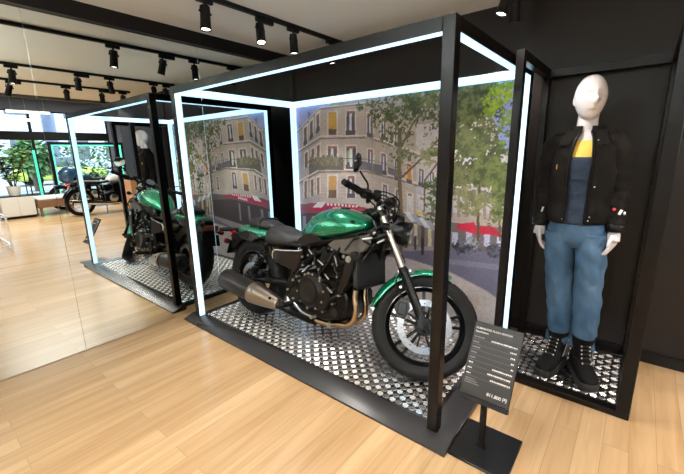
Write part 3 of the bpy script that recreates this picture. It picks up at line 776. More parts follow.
 ('f',(50,58,34),(98,104,58),0.76,(189.1,119.4),(19.4,19.4)),
 ('f',(54,64,36),(102,110,58),0.8,(200.4,110.2),(11.4,24.8)),
 ('f',(62,66,42),(100,100,62),0.62,(170.6,119.1),(13.0,15.9)),
 ('f',(92,94,58),(140,134,84),0.5,(183.4,99.5),(19.1,8.7)),
 ('f',(92,120,34),(160,186,60),0.55,(195.7,171.0),(6.8,8.7)),
 ('f',(92,120,34),(150,180,56),0.5,(188.5,164.3),(5.9,9.0)),
 ('f',(80,104,50),(140,164,70),0.5,(200.6,148.2),(5.5,11.5)),
 ('f',(236,232,226),(220,214,208),0.06,(183.1,146.5),(12.0,5.3)),
 ('f',(230,226,220),(214,208,200),0.06,(171.2,134.7),(10.0,7.0)),
]

def srgb(c):
    c = np.array(c, float) / 255
    return np.where(c <= .04045, c / 12.92, ((c + .055) / 1.055) ** 2.4)
PX0, PX1, PZ0, PZ1, PY = G + PW + .001, RX - PW - .001, BZ + .002, zt - .006, 1.215
NU, NV = 420, 350
uu, vv = np.meshgrid((PX0 + (PX1 - PX0) * np.arange(NU) / (NU - 1) - .19) * 100, (PZ0 + (PZ1 - PZ0) * np.arange(NV) / (NV - 1)) * 100)
img = np.zeros((NV, NU, 3)); img[:] = (150, 140, 135)
rng = np.random.default_rng(7)
def vnoise(cell):
    gx, gy = int(220 / cell) + 3, int(185 / cell) + 3
    g = rng.random((gy, gx)); X = (uu + 5) / cell; Y = vv / cell
    x0 = np.clip(X.astype(int), 0, gx - 2); y0 = np.clip(Y.astype(int), 0, gy - 2)
    fx, fy = X - x0, Y - y0; fx = fx * fx * (3 - 2 * fx); fy = fy * fy * (3 - 2 * fy)
    return (g[y0, x0] * (1 - fx) + g[y0, x0 + 1] * fx) * (1 - fy) + (g[y0 + 1, x0] * (1 - fx) + g[y0 + 1, x0 + 1] * fx) * fy
N1, N2, N3 = vnoise(9.0), vnoise(2.4), vnoise(1.1)
leafn = .30 * N1 + .36 * N2 + .34 * N3
leafn = np.argsort(np.argsort(leafn.ravel())).reshape(leafn.shape) / leafn.size
tone = np.argsort(np.argsort((.5 * vnoise(4.0) + .5 * vnoise(1.3)).ravel())).reshape(leafn.shape) / leafn.size
for op in POSTER_PRINT:
    if op[0] == 'p':
        P = np.array(op[2]); inside = np.zeros(uu.shape, bool); j = len(P) - 1
        for i in range(len(P)):
            (xi, yi), (xj, yj) = P[i], P[j]
            if yi != yj:
                inside ^= ((yi > vv) != (yj > vv)) & (uu < (xj - xi) * (vv - yi) / (yj - yi) + xi)
            j = i
        img[inside] = op[1]
    elif op[0] == 'l':
        P = np.array(op[3])
        for a, b in zip(P[:-1], P[1:]):
            d = b - a; t = np.clip(((uu - a[0]) * d[0] + (vv - a[1]) * d[1]) / (d @ d), 0, 1)
            img[np.hypot(uu - a[0] - t * d[0], vv - a[1] - t * d[1]) < op[2] * .42] = op[1]
    else:
        _, c1, c2, dens, c, r = op
        q = np.hypot((uu - c[0]) / r[0], (vv - c[1]) / r[1])
        k = leafn < (dens * 1.28 + .06) * np.clip(1.55 - 1.1 * q, 0, 1.0)
        k &= q < 1.35
        tn = tone[k][:, None]
        img[k] = np.array(c1) * (1 - tn) + np.array(c2) * tn
img = np.clip((255 * (img / 255) ** .74 - 140) * 1.18 + 146, 8, 250) * np.array([.99, 1.0, 1.075])
img *= (1 + .10 * (vnoise(1.0) - .5) + .08 * (vnoise(9.0) - .5))[..., None]
lin = np.ones((NV, NU, 4)); lin[..., :3] = srgb(np.clip(img, 0, 255))
pb = MB()
gx = (PX0 + (PX1 - PX0) * np.arange(NU) / (NU - 1)); gz = (PZ0 + (PZ1 - PZ0) * np.arange(NV) / (NV - 1))
verts = np.zeros((NV, NU, 3)); verts[..., 0] = gx[None, :]; verts[..., 1] = PY; verts[..., 2] = gz[:, None]
idx = np.arange(NV * NU).reshape(NV, NU)
quads = np.stack([idx[:-1, :-1], idx[:-1, 1:], idx[1:, 1:], idx[1:, :-1]], -1).reshape(-1, 4)
nb = NV * NU
bk = [(gx[0], PY + .008, gz[0]), (gx[-1], PY + .008, gz[0]), (gx[-1], PY + .008, gz[-1]), (gx[0], PY + .008, gz[-1])]
allv = np.vstack([verts.reshape(-1, 3), np.array(bk)])
c4 = [int(idx[0, 0]), int(idx[0, -1]), int(idx[-1, -1]), int(idx[-1, 0])]
faces = quads.tolist() + [[nb + 3, nb + 2, nb + 1, nb]] + [[idx[0, ::-1].tolist() + [nb, nb + 1]][0], [idx[::-1, -1].tolist() + [nb + 1, nb + 2]][0], [idx[-1, :].tolist() + [nb + 2, nb + 3]][0], [idx[:, 0].tolist() + [nb + 3, nb]][0]]
me = bpy.data.meshes.new('street_backdrop'); me.from_pydata(allv.tolist(), [], faces); me.update()
ca = me.color_attributes.new('print', 'FLOAT_COLOR', 'POINT')
ca.data.foreach_set('color', np.vstack([lin.reshape(-1, 4), np.full((4, 4), .5)]).astype(np.float32).ravel())
pm = mat('printed_sheet', (.5, .5, .5), .55, spec=.3)
an = pm.node_tree.nodes.new('ShaderNodeAttribute'); an.attribute_name = 'print'
pm.node_tree.links.new(an.outputs['Color'], pm.node_tree.nodes['Principled BSDF'].inputs['Base Color'])
me.materials.append(pm)
po = bpy.data.objects.new('printed_backdrop', me); COL.objects.link(po)
tag(po, 'large printed photo backdrop of a street corner building and trees behind the motorcycle', 'backdrop')
po['kind'] = 'thing'

# ------------------------------------------------------------------ the mannequin's booth
MX0, MX1, MY0, MY1, MH = 2.352, 3.030, .705, 1.405, 1.834
mbth = thing('mannequin_booth', ((MX0 + MX1) / 2, (MY0 + MY1) / 2, 0), 'narrow black frame booth with a tread plate floor around the mannequin', 'display booth')
f2 = MB(); bw = .05
f2.bx(MX0, MX1, MY0, MY0 + bw, 0, .034, .002); f2.bx(MX0, MX1, MY1 - bw, MY1, 0, .034, .002)
f2.bx(MX0, MX0 + bw, MY0 + bw, MY1 - bw, 0, .034, .002); f2.bx(MX1 - bw, MX1, MY0 + bw, MY1 - bw, 0, .034, .002)
local(mbth, f2).build('base_frame', 'frame', mbth)
o = ridge_glint(local(mbth, tread(MX0 + bw + .001, MX1 - bw - .001, MY0 + bw + .001, MY1 - bw - .001, .028)).build('tread_plate', 'plate_dim', mbth, smooth=0))
o['label'] = 'silver tread plate under the boots, coloured darker for dim light'
WL, WR = .040, .056
for a, w_ in ((MX0, WL), (MX1 - WR, WR)):
    for b_ in (MY0, MY1 - .05):
        local(mbth, MB().bx(a, a + w_, b_, b_ + .05, .034, MH, .002)).build('post', 'frame', mbth)
for (x0, x1, y0, y1) in [(MX0 + WL, MX1 - WR, MY1 - .05, MY1), (MX0, MX0 + WL, MY0 + .05, MY1 - .05), (MX1 - WR, MX1, MY0 + .05, MY1 - .05)]:
    local(mbth, MB().bx(x0, x1, y0, y1, MH - .05, MH, .002)).build('beam', 'frame', mbth)

# ------------------------------------------------------------------ green motorcycle
def ring_wall(mb, prof, o, n, mod=None):
    return mb.lathe(prof, o, (0, 1, 0), n, close=True, mod=mod)
def tyre(xf, o, ro, ri, hw, n=120):
    mb = MB(xf)
    prof = [(-hw * .72, ri), (-hw * .98, ri + (ro - ri) * .40), (-hw * .96, ri + (ro - ri) * .62), (-hw * .80, ri + (ro - ri) * .84), (-hw * .5, ro - .008), (-hw * .2, ro - .001), (hw * .2, ro - .001), (hw * .5, ro - .008),
            (hw * .80, ri + (ro - ri) * .84), (hw * .96, ri + (ro - ri) * .62), (hw * .98, ri + (ro - ri) * .40), (hw * .72, ri)]
    def mod(j, k):
        if j in (3, 8) and k % 4 == 0: return -.006
        if j in (4, 7) and (k + 1) % 4 == 0: return -.006
        if j in (5, 6) and k % 8 == 2: return -.004
        return 0
    return ring_wall(mb, prof, o, n, mod)
def rim(xf, o, r, hw, spokes, yo):
    mb = MB(xf); o = Vector(o)
    ring_wall(mb, [(-hw, r + .006), (-hw, r - .006), (-hw * .7, r - .012), (-hw * .45, r - .030), (hw * .45, r - .030), (hw * .7, r - .012), (hw, r - .006), (hw, r + .006)], o, 64)
    mb.lathe([(-yo, .012), (-yo, .036), (-yo * .6, .046), (yo * .6, .046), (yo, .036), (yo, .012)], o, (0, 1, 0), 32, True)
    for k in range(spokes):
        for s in (-1, 1):
            a = 2 * PI * k / spokes + .3; b = a + s * .16
            p = o + Vector((math.cos(a + s * .25) * .040, 0, math.sin(a + s * .25) * .040)); q = o + Vector((math.cos(b) * (r - .022), 0, math.sin(b) * (r - .022)))
            mb.bar(p, q, .026, .017, .004, up=(-math.sin(a), 0, math.cos(a)))
    return mb
def disc(xf, o, ro, ri, y, n=90):
    mb = MB(xf); o = Vector(o) + Vector((0, y, 0)); vs, fs = [], []
    rr = [ri, ri + (ro - ri) * .3, ri + (ro - ri) * .45, ri + (ro - ri) * .62, ri + (ro - ri) * .78, ro]
    for j, r in enumerate(rr):
        for k in range(n):
            a = 2 * PI * k / n; vs.append(o + Vector((r * math.cos(a), 0, r * math.sin(a))))
    for j in range(5):
        for k in range(n):
            if (j == 1 and k % 6 == 0) or (j == 3 and k % 6 == 3): continue
            fs.append((j * n + k, j * n + (k + 1) % n, (j + 1) * n + (k + 1) % n, (j + 1) * n + k))
    mb.add(vs, fs)
    return mb

WB, FR, RR = 1.50, .311, .323
LEAN = 9.0
STEER = 31.0
bike = thing('motorcycle', (.54, .345, .034), 'black motorcycle with glossy green fuel tank and fenders parked inside the lit booth', 'motorcycle', rot=(-R(LEAN), 0, 0))
FX = lambda z: WB - .572 * (z - FR)                     # fork line
_ax = Vector((-.497, 0, .868)); _pv = Vector((1.125, 0, .82))
SX = Matrix.Translation(_pv) @ Matrix.Rotation(R(STEER), 4, _ax) @ Matrix.Translation(-_pv)

# wheels
rw = rim(None, (0, 0, RR), .212, .058, 5, .085).build('rear_wheel', 'black_gloss', bike)
tyre(None, (0, 0, RR), RR, .208, .076).build('tyre', 'rubber', rw)
disc(None, (0, 0, RR), .118, .078, -.072).build('brake_disc', 'disc', rw, smooth=0, solid=.005)
m_ = MB(); m_.lathe([(-.112, .010), (-.112, .017), (-.09, .017), (.11, .017), (.11, .01)], (0, 0, RR), (0, 1, 0), 12, True); m_.build('axle', 'steel', rw)
m_ = MB()
for k in range(5): m_.bar((math.cos(k * 1.257) * .03, -.072, RR + math.sin(k * 1.257) * .03), (math.cos(k * 1.257 + .3) * .084, -.072, RR + math.sin(k * 1.257 + .3) * .084), .012, .006)
each(m_, 'disc_carrier', 'black_satin', rw)
m_ = MB(); m_.prism([(.07, .40), (.14, .41), (.15, .46), (.09, .47), (.06, .44)], -.105, -.045, shrink=.08); m_.build('brake_caliper', 'black_satin', bike)

fo_ = (WB, 0, FR)
fw = rim(SX, fo_, .232, .046, 5, .07).build('front_wheel', 'black_gloss', bike)
tyre(SX, fo_, FR, .228, .062).build('tyre', 'rubber', fw)
disc(SX, fo_, .155, .118, -.062).build('brake_disc', 'disc', fw, smooth=0, solid=.005)
m_ = MB(SX)
for k in range(10):
    a = k * .6283; m_.bar((WB + math.cos(a) * .045, -.060, FR + math.sin(a) * .045), (WB + math.cos(a + .12) * .122, -.062, FR + math.sin(a + .12) * .122), .013, .006)
m_.lathe([(-.066, .02), (-.066, .05), (-.055, .055), (-.05, .05)], fo_, (0, 1, 0), 24, True)
each(m_, 'disc_carrier', 'black_satin', fw)
m_ = MB(SX); m_.cyl((WB, -.135, FR), (WB, .135, FR), .011, n=12); m_.cyl((WB, -.142, FR), (WB, -.128, FR), .014, n=6); m_.build('axle', 'black_satin', fw)
m_ = MB(SX); m_.prism([(WB - .17, .34), (WB - .115, .33), (WB - .095, .40), (WB - .115, .45), (WB - .16, .45), (WB - .19, .40)], -.105, -.045, shrink=.06); m_.box((WB - .14, -.108, .39), (.05, .012, .07), .004)
m_.build('front_brake_caliper', 'black_satin', bike)
m_ = MB(SX); m_.tube([(WB - .15, -.085, .45), (WB - .20, -.10, .54), (WB - .17, -.09, .66), (WB - .27, -.07, .78), (WB - .33, -.08, .95)], .0045, 8, 6); m_.build('brake_hose', 'black_satin', bike)

# forks
for s in (-1, 1):
    y = s * .097
    m_ = MB(SX)
    m_.tube([(FX(.285), y, .285), (FX(.32), y, .32), (FX(.36), y, .36), (FX(.605), y, .605)], [.018, .024, .0265, .026, .0255], 20)
    m_.prism([(FX(.33) - .03, .30), (FX(.33) + .03, .29), (FX(.33) + .025, .36), (FX(.33) - .03, .37)], y - s * .012, y + s * .03, shrink=.05)
    fl = m_.build('fork_leg', 'black_satin', bike)
    m_ = MB(SX); m_.cyl((FX(.59), y, .59), (FX(.955), y, .955), .0215, n=20); m_.build('fork_tube', 'chrome', fl)
    m_ = MB(SX); m_.tube([(FX(.60), y, .60), (FX(.615), y, .615)], .0285, 20); m_.tube([(FX(.615), y, .615), (FX(.625), y, .625)], .0245, 20); m_.build('dust_seal', 'plastic', fl)
for nm, z, th in (('lower_fork_clamp', .795, .032), ('upper_fork_clamp', .925, .026)):
    m_ = MB(SX); c = Vector((FX(z) - (.028 if z > .9 else .052), 0, z))
    m_.box(c, (.085, .25 if z > .9 else .215, th), .010, Matrix.Rotation(-R(29.8), 3, 'Y'))
    if z > .9:
        for s in (-1, 1): m_.tube([(FX(z - th * .55), s * .097, z - th * .55), (FX(z + th * .55), s * .097, z + th * .55)], .030, 18)
    m_.build(nm, 'black_satin', bike)
m_ = MB(SX)
for s in (-1, 1): m_.cyl((FX(.936), s * .097, .936), (FX(.968), s * .097, .968), .017, n=12)
m_.cyl((1.115, 0, .937), (1.105, 0, .96), .018, n=6)
each(m_, 'fork_cap', 'steel', bike)

# front fender
m_ = MB(SX); vs = []; na, ns = 40, 13
for i in range(na + 1):
    a = R(171 - (171 - 70) * i / na)
    tp_ = min(1, .55 + 3 * min(i, na - i) / na)
    for j in range(ns + 1):
        u = -1 + 2 * j / ns
        r = FR + .026 - .040 * abs(u) ** 2.6 * tp_
        vs.append((WB + r * math.cos(a), u * .078 * (0.75 + .25 * tp_), FR + r * math.sin(a)))
m_.add(vs, [(i * (ns + 1) + j, i * (ns + 1) + j + 1, (i + 1) * (ns + 1) + j + 1, (i + 1) * (ns + 1) + j) for i in range(na) for j in range(ns)])
ff = m_.build('front_fender', 'green', bike, smooth=60, solid=.003)
m_ = MB(SX)
for s in (-1, 1):
    m_.prism([(WB - .22, .565), (WB - .10, .60), (WB - .11, .63), (WB - .20, .615)], s * .070, s * .084)
    m_.bar((WB - .17, s * .083, .60), (WB - .17, s * .083, .50), .012, .012, .003)
each(m_, 'fender_bracket', 'black_satin', ff)
m_ = MB(SX)
for s in (-1, 1):
    for x, z in ((WB - .195, .60), (WB - .13, .615), (WB - .17, .51)): m_.cyl((x, s * .083, z), (x, s * .092, z), .008, n=6)
each(m_, 'bolt', 'steel', ff)

# fuel tank and panels
m_ = MB(); tank_loft(m_, [(.495, .012, .745, .716), (.515, .055, .782, .706), (.58, .095, .848, .706), (.67, .126, .914, .716), (.79, .150, .950, .736), (.90, .156, .953, .762), (.99, .144, .936, .792), (1.05, .120, .916, .818), (1.09, .080, .896, .838), (1.105, .012, .880, .856)])
tk = m_.build('fuel_tank', 'green', bike, smooth=80)
m_ = MB(); m_.lathe([(0, .034), (.008, .033), (.011, .026), (.011, .001)], (.86, 0, .951), (0.04, 0, 1), 28); m_.build('fuel_cap', 'black_satin', tk)
m_ = MB()
for s in (-1, 1): m_.box((1.025, s * .128, .880), (.030, .014, .020), .004)
each(m_, 'tank_mount', 'black_satin', tk)
for s in (-1, 1):
    m_ = MB(); m_.prism([(.845, .715), (.90, .752), (1.00, .772), (1.165, .822), (1.175, .77), (1.15, .72), (1.075, .675), (.98, .672), (.90, .690)], s * .118, s * .150, shrink=.07)
    p = m_.build('side_panel', 'grey_panel', bike)
    m_ = MB(); m_.cyl((1.135, s * .149, .790), (1.135, s * .153, .790), .009, n=14); each(m_, 'bolt', 'black_gloss', p)
    m_ = MB(); m_.prism([(.555, .675), (.575, .722), (.65, .765), (.72, .772), (.775, .745), (.785, .725), (.72, .700), (.64, .668)], s * .100, s * .146, shrink=.10); m_.build('tank_rear_cover', 'cover', bike)

# seats
m_ = MB(); keyloft(m_, [(.165, .030, .700, .645), (.18, .100, .735, .622), (.22, .138, .768, .612), (.28, .150, .768, .610), (.37, .148, .748, .618), (.45, .128, .732, .636), (.51, .098, .730, .660), (.545, .060, .735, .685), (.558, .012, .722, .700)], 36, 6, 2.6)
st = m_.build('seat', 'leather', bike, smooth=80)
m_ = MB(); keyloft(m_, [(-.105, .02, .775, .745), (-.085, .072, .798, .730), (-.02, .092, .815, .722), (.08, .095, .808, .722), (.17, .085, .790, .722), (.215, .070, .770, .728), (.225, .012, .752, .738)], 32, 6, 2.8)
ps = m_.build('passenger_seat', 'leather', bike, smooth=80)
m_ = MB()
for r_ in (.085,): m_.tube([(.085, -.098, .728), (.087, -.095, .790), (.089, -.06, .811), (.09, 0, .813), (.089, .06, .811), (.087, .095, .790), (.085, .098, .728)], .006, 8, 4)
m_.build('seat_strap', 'leather', ps)
m_ = MB(); keyloft(m_, [(.13, .09, .64, .56), (.17, .118, .665, .52), (.24, .124, .66, .50), (.32, .115, .645, .52), (.36, .06, .62, .56)], 24, 5, 3.0); m_.build('rear_body_cover', 'cover', bike, smooth=60)

# rear fender in green with black tail
m_ = MB(); keyloft(m_, [(-.225, .060, .700, .672), (-.21, .084, .722, .655), (-.16, .100, .735, .645), (-.05, .110, .742, .640), (.08, .112, .742, .640), (.20, .105, .735, .640), (.26, .08, .715, .650)], 30, 6, 2.8)
rf = m_.build('rear_fender', 'green', bike, smooth=80)
m_ = MB()
for s in (-1, 1): m_.prism([(-.19, .665), (-.06, .70), (.06, .69), (.10, .655), (.03, .62), (-.10, .622)], s * .095, s * .121, shrink=.12)
each(m_, 'fender_strut', 'cover', rf)
m_ = MB()
for s in (-1, 1): m_.cyl((.02, s * .121, .66), (.02, s * .125, .66), .010, n=12)
each(m_, 'bolt', 'black_gloss', rf)
m_ = MB(); vs = []; na, ns = 26, 9
for i in range(na + 1):
    a = R(62 + (150 - 62) * i / na)
    for j in range(ns + 1):
        u = -1 + 2 * j / ns; r = RR + .030 - .02 * u * u
        vs.append((r * math.cos(a), u * .085, RR + r * math.sin(a) - .012))
m_.add(vs, [(i * (ns + 1) + j, i * (ns + 1) + j + 1, (i + 1) * (ns + 1) + j + 1, (i + 1) * (ns + 1) + j) for i in range(na) for j in range(ns)])
m_.build('inner_fender', 'plastic', rf, smooth=60, solid=.003)
m_ = MB(); m_.box((-.245, 0, .616), (.16, .15, .075), .014, Matrix.Rotation(R(-6), 3, 'Y')); keyloft(m_, [(-.275, .045, .690, .640), (-.255, .072, .706, .630), (-.215, .086, .716, .630), (-.19, .08, .712, .64)], 20, 3, 3); m_.prism([(-.34, .52), (-.28, .60), (-.20, .60), (-.25, .50)], -.065, .065, shrink=.06)
tl = m_.build('tail_light', 'plastic', bike)
m_ = MB(); m_.box((-.327, 0, .634), (.014, .150, .052), .006, Matrix.Rotation(R(-6), 3, 'Y')); m_.build('lens', 'red_lens', tl)
m_ = MB(); m_.box((-.333, 0, .515), (.006, .18, .11), .002, Matrix.Rotation(R(18), 3, 'Y')); m_.build('licence_bracket', 'plastic', bike)
for s in (-1, 1):
    m_ = MB(); m_.tube([(-.25, s * .06, .592), (-.262, s * .115, .584)], .008, 10); m_.lathe([(0, .012), (.012, .020), (.045, .020), (.05, .012)], (-.245, s * .135, .582), (-1, 0, 0), 18, True)
    ts = m_.build('rear_turn_signal', 'plastic', bike)
    m_ = MB(); m_.lathe([(-.004, .0225), (.012, .0225), (.020, .017), (.024, .006)], (-.292, s * .135, .582), (-1, 0, 0), 18, True); m_.build('lens', 'red_lens', ts)
m_ = MB(); m_.tube([(-.20, -.02, .690), (-.28, -.06, .682), (-.335, -.095, .675), (-.37, -.125, .672), (-.385, -.15, .672)], [.010, .014, .019, .019, .012], 12, 3); m_.build('tail_stay', 'plastic', bike)

# frame
m_ = MB()
for s in (-1, 1):
    m_.tube([(1.165, s * .030, .80), (1.02, s * .085, .735), (.80, s * .118, .665), (.62, s * .128, .52), (.54, s * .128, .385)], .0165, 12, 6)
    m_.tube([(1.15, s * .035, .845), (.98, s * .09, .785), (.80, s * .11, .725), (.60, s * .12, .668), (.36, s * .115, .655), (.12, s * .095, .672), (-.10, s * .08, .668)], .0145, 12, 5)
    m_.tube([(1.15, s * .04, .76), (1.08, s * .115, .60), (.98, s * .145, .46)], .016, 12, 5)
    m_.tube([(.60, s * .122, .668), (.545, s * .135, .54), (.52, s * .130, .40)], .015, 12, 4)
    m_.tube([(.545, s * .135, .545), (.40, s * .13, .51), (.26, s * .125, .60), (.20, s * .11, .665)], .013, 12, 4)
    m_.tube([(.90, s * .113, .69), (.85, s * .14, .58), (.79, s * .15, .50)], .013, 12, 4)
    m_.prism([(.47, .30), (.50, .44), (.56, .47), (.61, .43), (.60, .30), (.54, .25)], s * .118, s * .142, shrink=.06)
m_.lathe([(-.07, .032), (.07, .032)], (1.135, 0, .835), (-.497, 0, .868), 20, True)
m_.build('frame', 'black_satin', bike)
m_ = MB()
for s in (-1, 1):
    m_.tube([(.53, s * .105, .375), (.36, s * .115, .362), (.10, s * .118, .330), (-.03, s * .112, RR)], [.026, .026, .022, .018], 14, 4)
    m_.box((-.005, s * .112, RR), (.085, .016, .05), .006)
m_.cyl((.53, -.14, .375), (.53, .14, .375), .016, n=14); m_.cyl((.40, -.11, .36), (.40, .11, .36), .018, n=12)
m_.build('swing_arm', 'black_satin', bike)
for s in (-1, 1):
    a, b = Vector((.085, s * .136, .36)), Vector((.235, s * .126, .63)); d = b - a
    m_ = MB(); m_.cyl(a, a + d * .5, .017, n=14); m_.cyl(a + d * .45, b, .010, n=12); m_.ball(a, .022, 12, 8); m_.ball(b, .020, 12, 8); m_.cyl(a + d * .14, a + d * .18, .030, n=18); m_.cyl(a + d * .86, a + d * .90, .029, n=18)
    sh = m_.build('shock_absorber', 'black_satin', bike)
    u = d.normalized().orthogonal().normalized(); w = d.normalized().cross(u); pts = []
    for k in range(97):
        t = k / 96; ang = t * 2 * PI * 8; pts.append(a + d * (.17 + .70 * t) + (u * math.cos(ang) + w * math.sin(ang)) * .026)
    m_ = MB(); m_.tube(pts, .0048, 6); m_.build('spring', 'black_gloss', sh)
for s in (-1, 1):
    m_ = MB(); m_.prism([(.318, .530), (.322, .572), (.345, .600), (.43, .607), (.585, .628), (.622, .640), (.628, .612), (.585, .505), (.572, .482), (.552, .478), (.40, .505)], s * .112, s * .150, shrink=.075)
    m_.build('side_cover', 'side_cover', bike)
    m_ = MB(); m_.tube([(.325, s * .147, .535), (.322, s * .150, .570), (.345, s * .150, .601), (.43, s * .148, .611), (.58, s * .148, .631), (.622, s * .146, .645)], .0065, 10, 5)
    m_.build('side_cover_glint', 'chrome', bike)  # chrome tube added for the highlight reflected along the cover's top edge

# engine
m_ = MB()
m_.prism([(.575, .265), (.565, .40), (.60, .475), (.70, .520), (.80, .505), (.98, .470), (1.045, .405), (1.05, .33), (1.0, .245), (.88, .205), (.66, .215)], -.150, .150, shrink=.06)
m_.prism([(.62, .205), (.66, .165), (.92, .165), (.97, .215)], -.09, .10, shrink=.05)
en = m_.build('engine', 'engine', bike)
ca_ = Vector((.965, 0, .475)); cd = Vector((-.16, 0, .987)).normalized(); rotc = rot_to(cd)
m_ = MB(); m_.box(Vector((.905, 0, .535)), (.20, .255, .15), .012, rotc)
for k in range(6): m_.box(Vector((.915, 0, .475)) + cd * (.020 * k + .012), (.222, .270, .006), .002, rotc)
m_.build('cylinder_block', 'engine', en)
m_ = MB(); m_.box(Vector((.885, 0, .635)), (.215, .265, .085), .012, rotc); m_.box(Vector((.875, 0, .695)), (.185, .24, .055), .018, rotc)
for s in (-1, 1):
    for dx in (-.06, .05): m_.cyl((.88 + dx, s * .118, .665), (.88 + dx, s * .137, .665), .022, n=18)
m_.build('cylinder_head', 'engine', en)
for s, c, r_, nm in ((-1, (.755, .385), .108, 'clutch_cover'), (1, (.80, .37), .100, 'generator_cover')):
    m_ = MB(); ax = (0, s, 0); o_ = (c[0], s * .145, c[1])
    m_.lathe([(0, r_ * 1.08), (.030, r_ * 1.05), (.038, r_ * .96), (.052, r_ * .90), (.060, r_ * .80), (.060, r_ * .55), (.056, r_ * .50), (.056, .001)], o_, ax, 48)
    m_.prism([(c[0] + .04, c[1] + .10), (c[0] + .16, c[1] + .06), (c[0] + .19, c[1] - .03), (c[0] + .12, c[1] - .11), (c[0] + .02, c[1] - .11)], s * .145, s * .178, shrink=.05)
    cc = m_.build(nm, 'cover', en)
    m_ = MB(); m_.lathe([(.056, r_ * .84), (.0625, r_ * .83), (.0625, r_ * .78), (.056, r_ * .77)], o_, ax, 48); m_.build('cover_ring', 'engine', cc)
    m_ = MB()
    for k in range(10):
        a = 2 * PI * k / 10 + .2; p = (c[0] + math.cos(a) * r_ * 1.10, s * .150, c[1] + math.sin(a) * r_ * 1.10)
        m_.cyl(p, (p[0], s * .184, p[2]), .0085, n=6)
    for x, z in ((.93, .43), (.955, .345), (.88, .275), (.62, .46), (.60, .30), (1.0, .41)): m_.cyl((x, s * .150, z), (x, s * .186, z), .0075, n=6)
    each(m_, 'bolt', 'steel', cc)
m_ = MB(); m_.lathe([(0, .048), (.022, .046), (.030, .036), (.030, .001)], (.60, -.140, .335), (0, -1, 0), 30); m_.lathe([(0, .03), (.05, .028), (.055, .001)], (.985, -.145, .30), (0, -1, 0), 24); m_.lathe([(0, .045), (.028, .04), (.035, .001)], (.60, .14, .37), (0, 1, 0), 26)
each(m_, 'pump_cover', 'cover', en)
m_ = MB()
rnd = random.Random(3)
m_.tube([(1.06, -.12, .50), (1.00, -.165, .42), (.93, -.175, .36), (.90, -.17, .30)], .013, 10, 5); m_.tube([(1.05, -.14, .66), (.98, -.150, .62), (.93, -.135, .66)], .015, 10, 5)
m_.tube([(.72, -.13, .66), (.76, -.16, .58), (.70, -.165, .52), (.66, -.15, .47)], .008, 8, 5); m_.tube([(.86, -.15, .60), (.80, -.165, .55), (.83, -.165, .48), (.78, -.16, .50)], .006, 8, 5)
m_.tube([(.68, -.15, .70), (.70, -.155, .60), (.64, -.16, .55), (.62, -.15, .46)], .006, 8, 5); m_.tube([(1.09, .10, .5), (1.0, .16, .43), (.93, .165, .36)], .012, 10, 5)
m_.tube([(.96, -.155, .71), (.93, -.165, .60), (.98, -.17, .52), (.94, -.165, .46)], .006, 8, 5)
each(m_, 'engine_hose', 'plastic', en)
m_ = MB()
for p in [(.70, -.158, .62), (.76, -.165, .575), (.66, -.160, .545), (.815, -.168, .545), (.83, -.168, .49), (.93, -.168, .60), (.975, -.172, .525), (.72, -.160, .50), (1.02, -.168, .44), (.90, -.150, .69), (1.0, -.150, .66), (.64, -.150, .60), (.56, -.146, .42), (.51, -.146, .34), (.58, -.146, .30)]:
    m_.cyl(p, (p[0], p[1] - .012, p[2]), rnd.uniform(.006, .011), n=8)
for a_, b_ in [((.70, -.163, .66), (.735, -.163, .632)), ((.79, -.168, .605), (.845, -.168, .578)), ((.865, -.172, .525), (.905, -.172, .495)), ((.625, -.16, .505), (.665, -.16, .520)), ((.90, -.178, .445), (.945, -.178, .415)), ((.93, -.165, .655), (.96, -.165, .59))]: m_.bar(a_, b_, .010, .010, .003)
each(m_, 'fastener', 'steel', en)
m_ = MB(); m_.box((.74, 0, .615), (.20, .20, .12), .02); m_.box((.62, 0, .60), (.10, .22, .13), .02); m_.build('air_box', 'plastic', bike)
m_ = MB()
for s in (-1, 1): m_.lathe([(-.05, .032), (.0, .028), (.05, .030)], (.80, s * .06, .66), (.9, 0, -.2), 18, True)
m_.build('throttle_body', 'cover', en)

# radiator with shrouds
m_ = MB(); rr_ = Matrix.Rotation(R(-7), 3, 'Y')
m_.box((1.098, 0, .585), (.034, .330, .205), .006, rr_)
for k in range(26): m_.box(Vector((1.098, 0, .585)) + rr_ @ Vector((.018, 0, -.094 + k * .0075)), (.004, .30, .0028), 0, rr_)
rd = m_.build('radiator', 'radiator', bike)
m_ = MB(); m_.box(Vector((1.095, 0, .585)) + rr_ @ Vector((0, 0, .110)), (.046, .345, .020), .006, rr_); m_.box(Vector((1.095, 0, .585)) + rr_ @ Vector((0, 0, -.110)), (.046, .33, .020), .006, rr_)
for y in (-.09, .0, .1): m_.box(Vector((1.10, y, .475)), (.03, .03, .02), .005)
each(m_, 'radiator_tank', 'black_satin', rd)
for s in (-1, 1):
    m_ = MB(); m_.prism([(1.035, .640), (1.060, .690), (1.140, .705), (1.145, .685), (1.105, .655), (1.095, .60), (1.062, .49), (1.02, .43), (.985, .425), (1.015, .54)], s * .160, s * .185, shrink=.06)
    shd = m_.build('radiator_shroud', 'cover', rd)
    m_ = MB(); m_.lathe([(0, .022), (.006, .021), (.007, .001)], (1.058, s * .183, .655), (0, s, 0), 20); m_.build('cap_bolt', 'steel', shd)

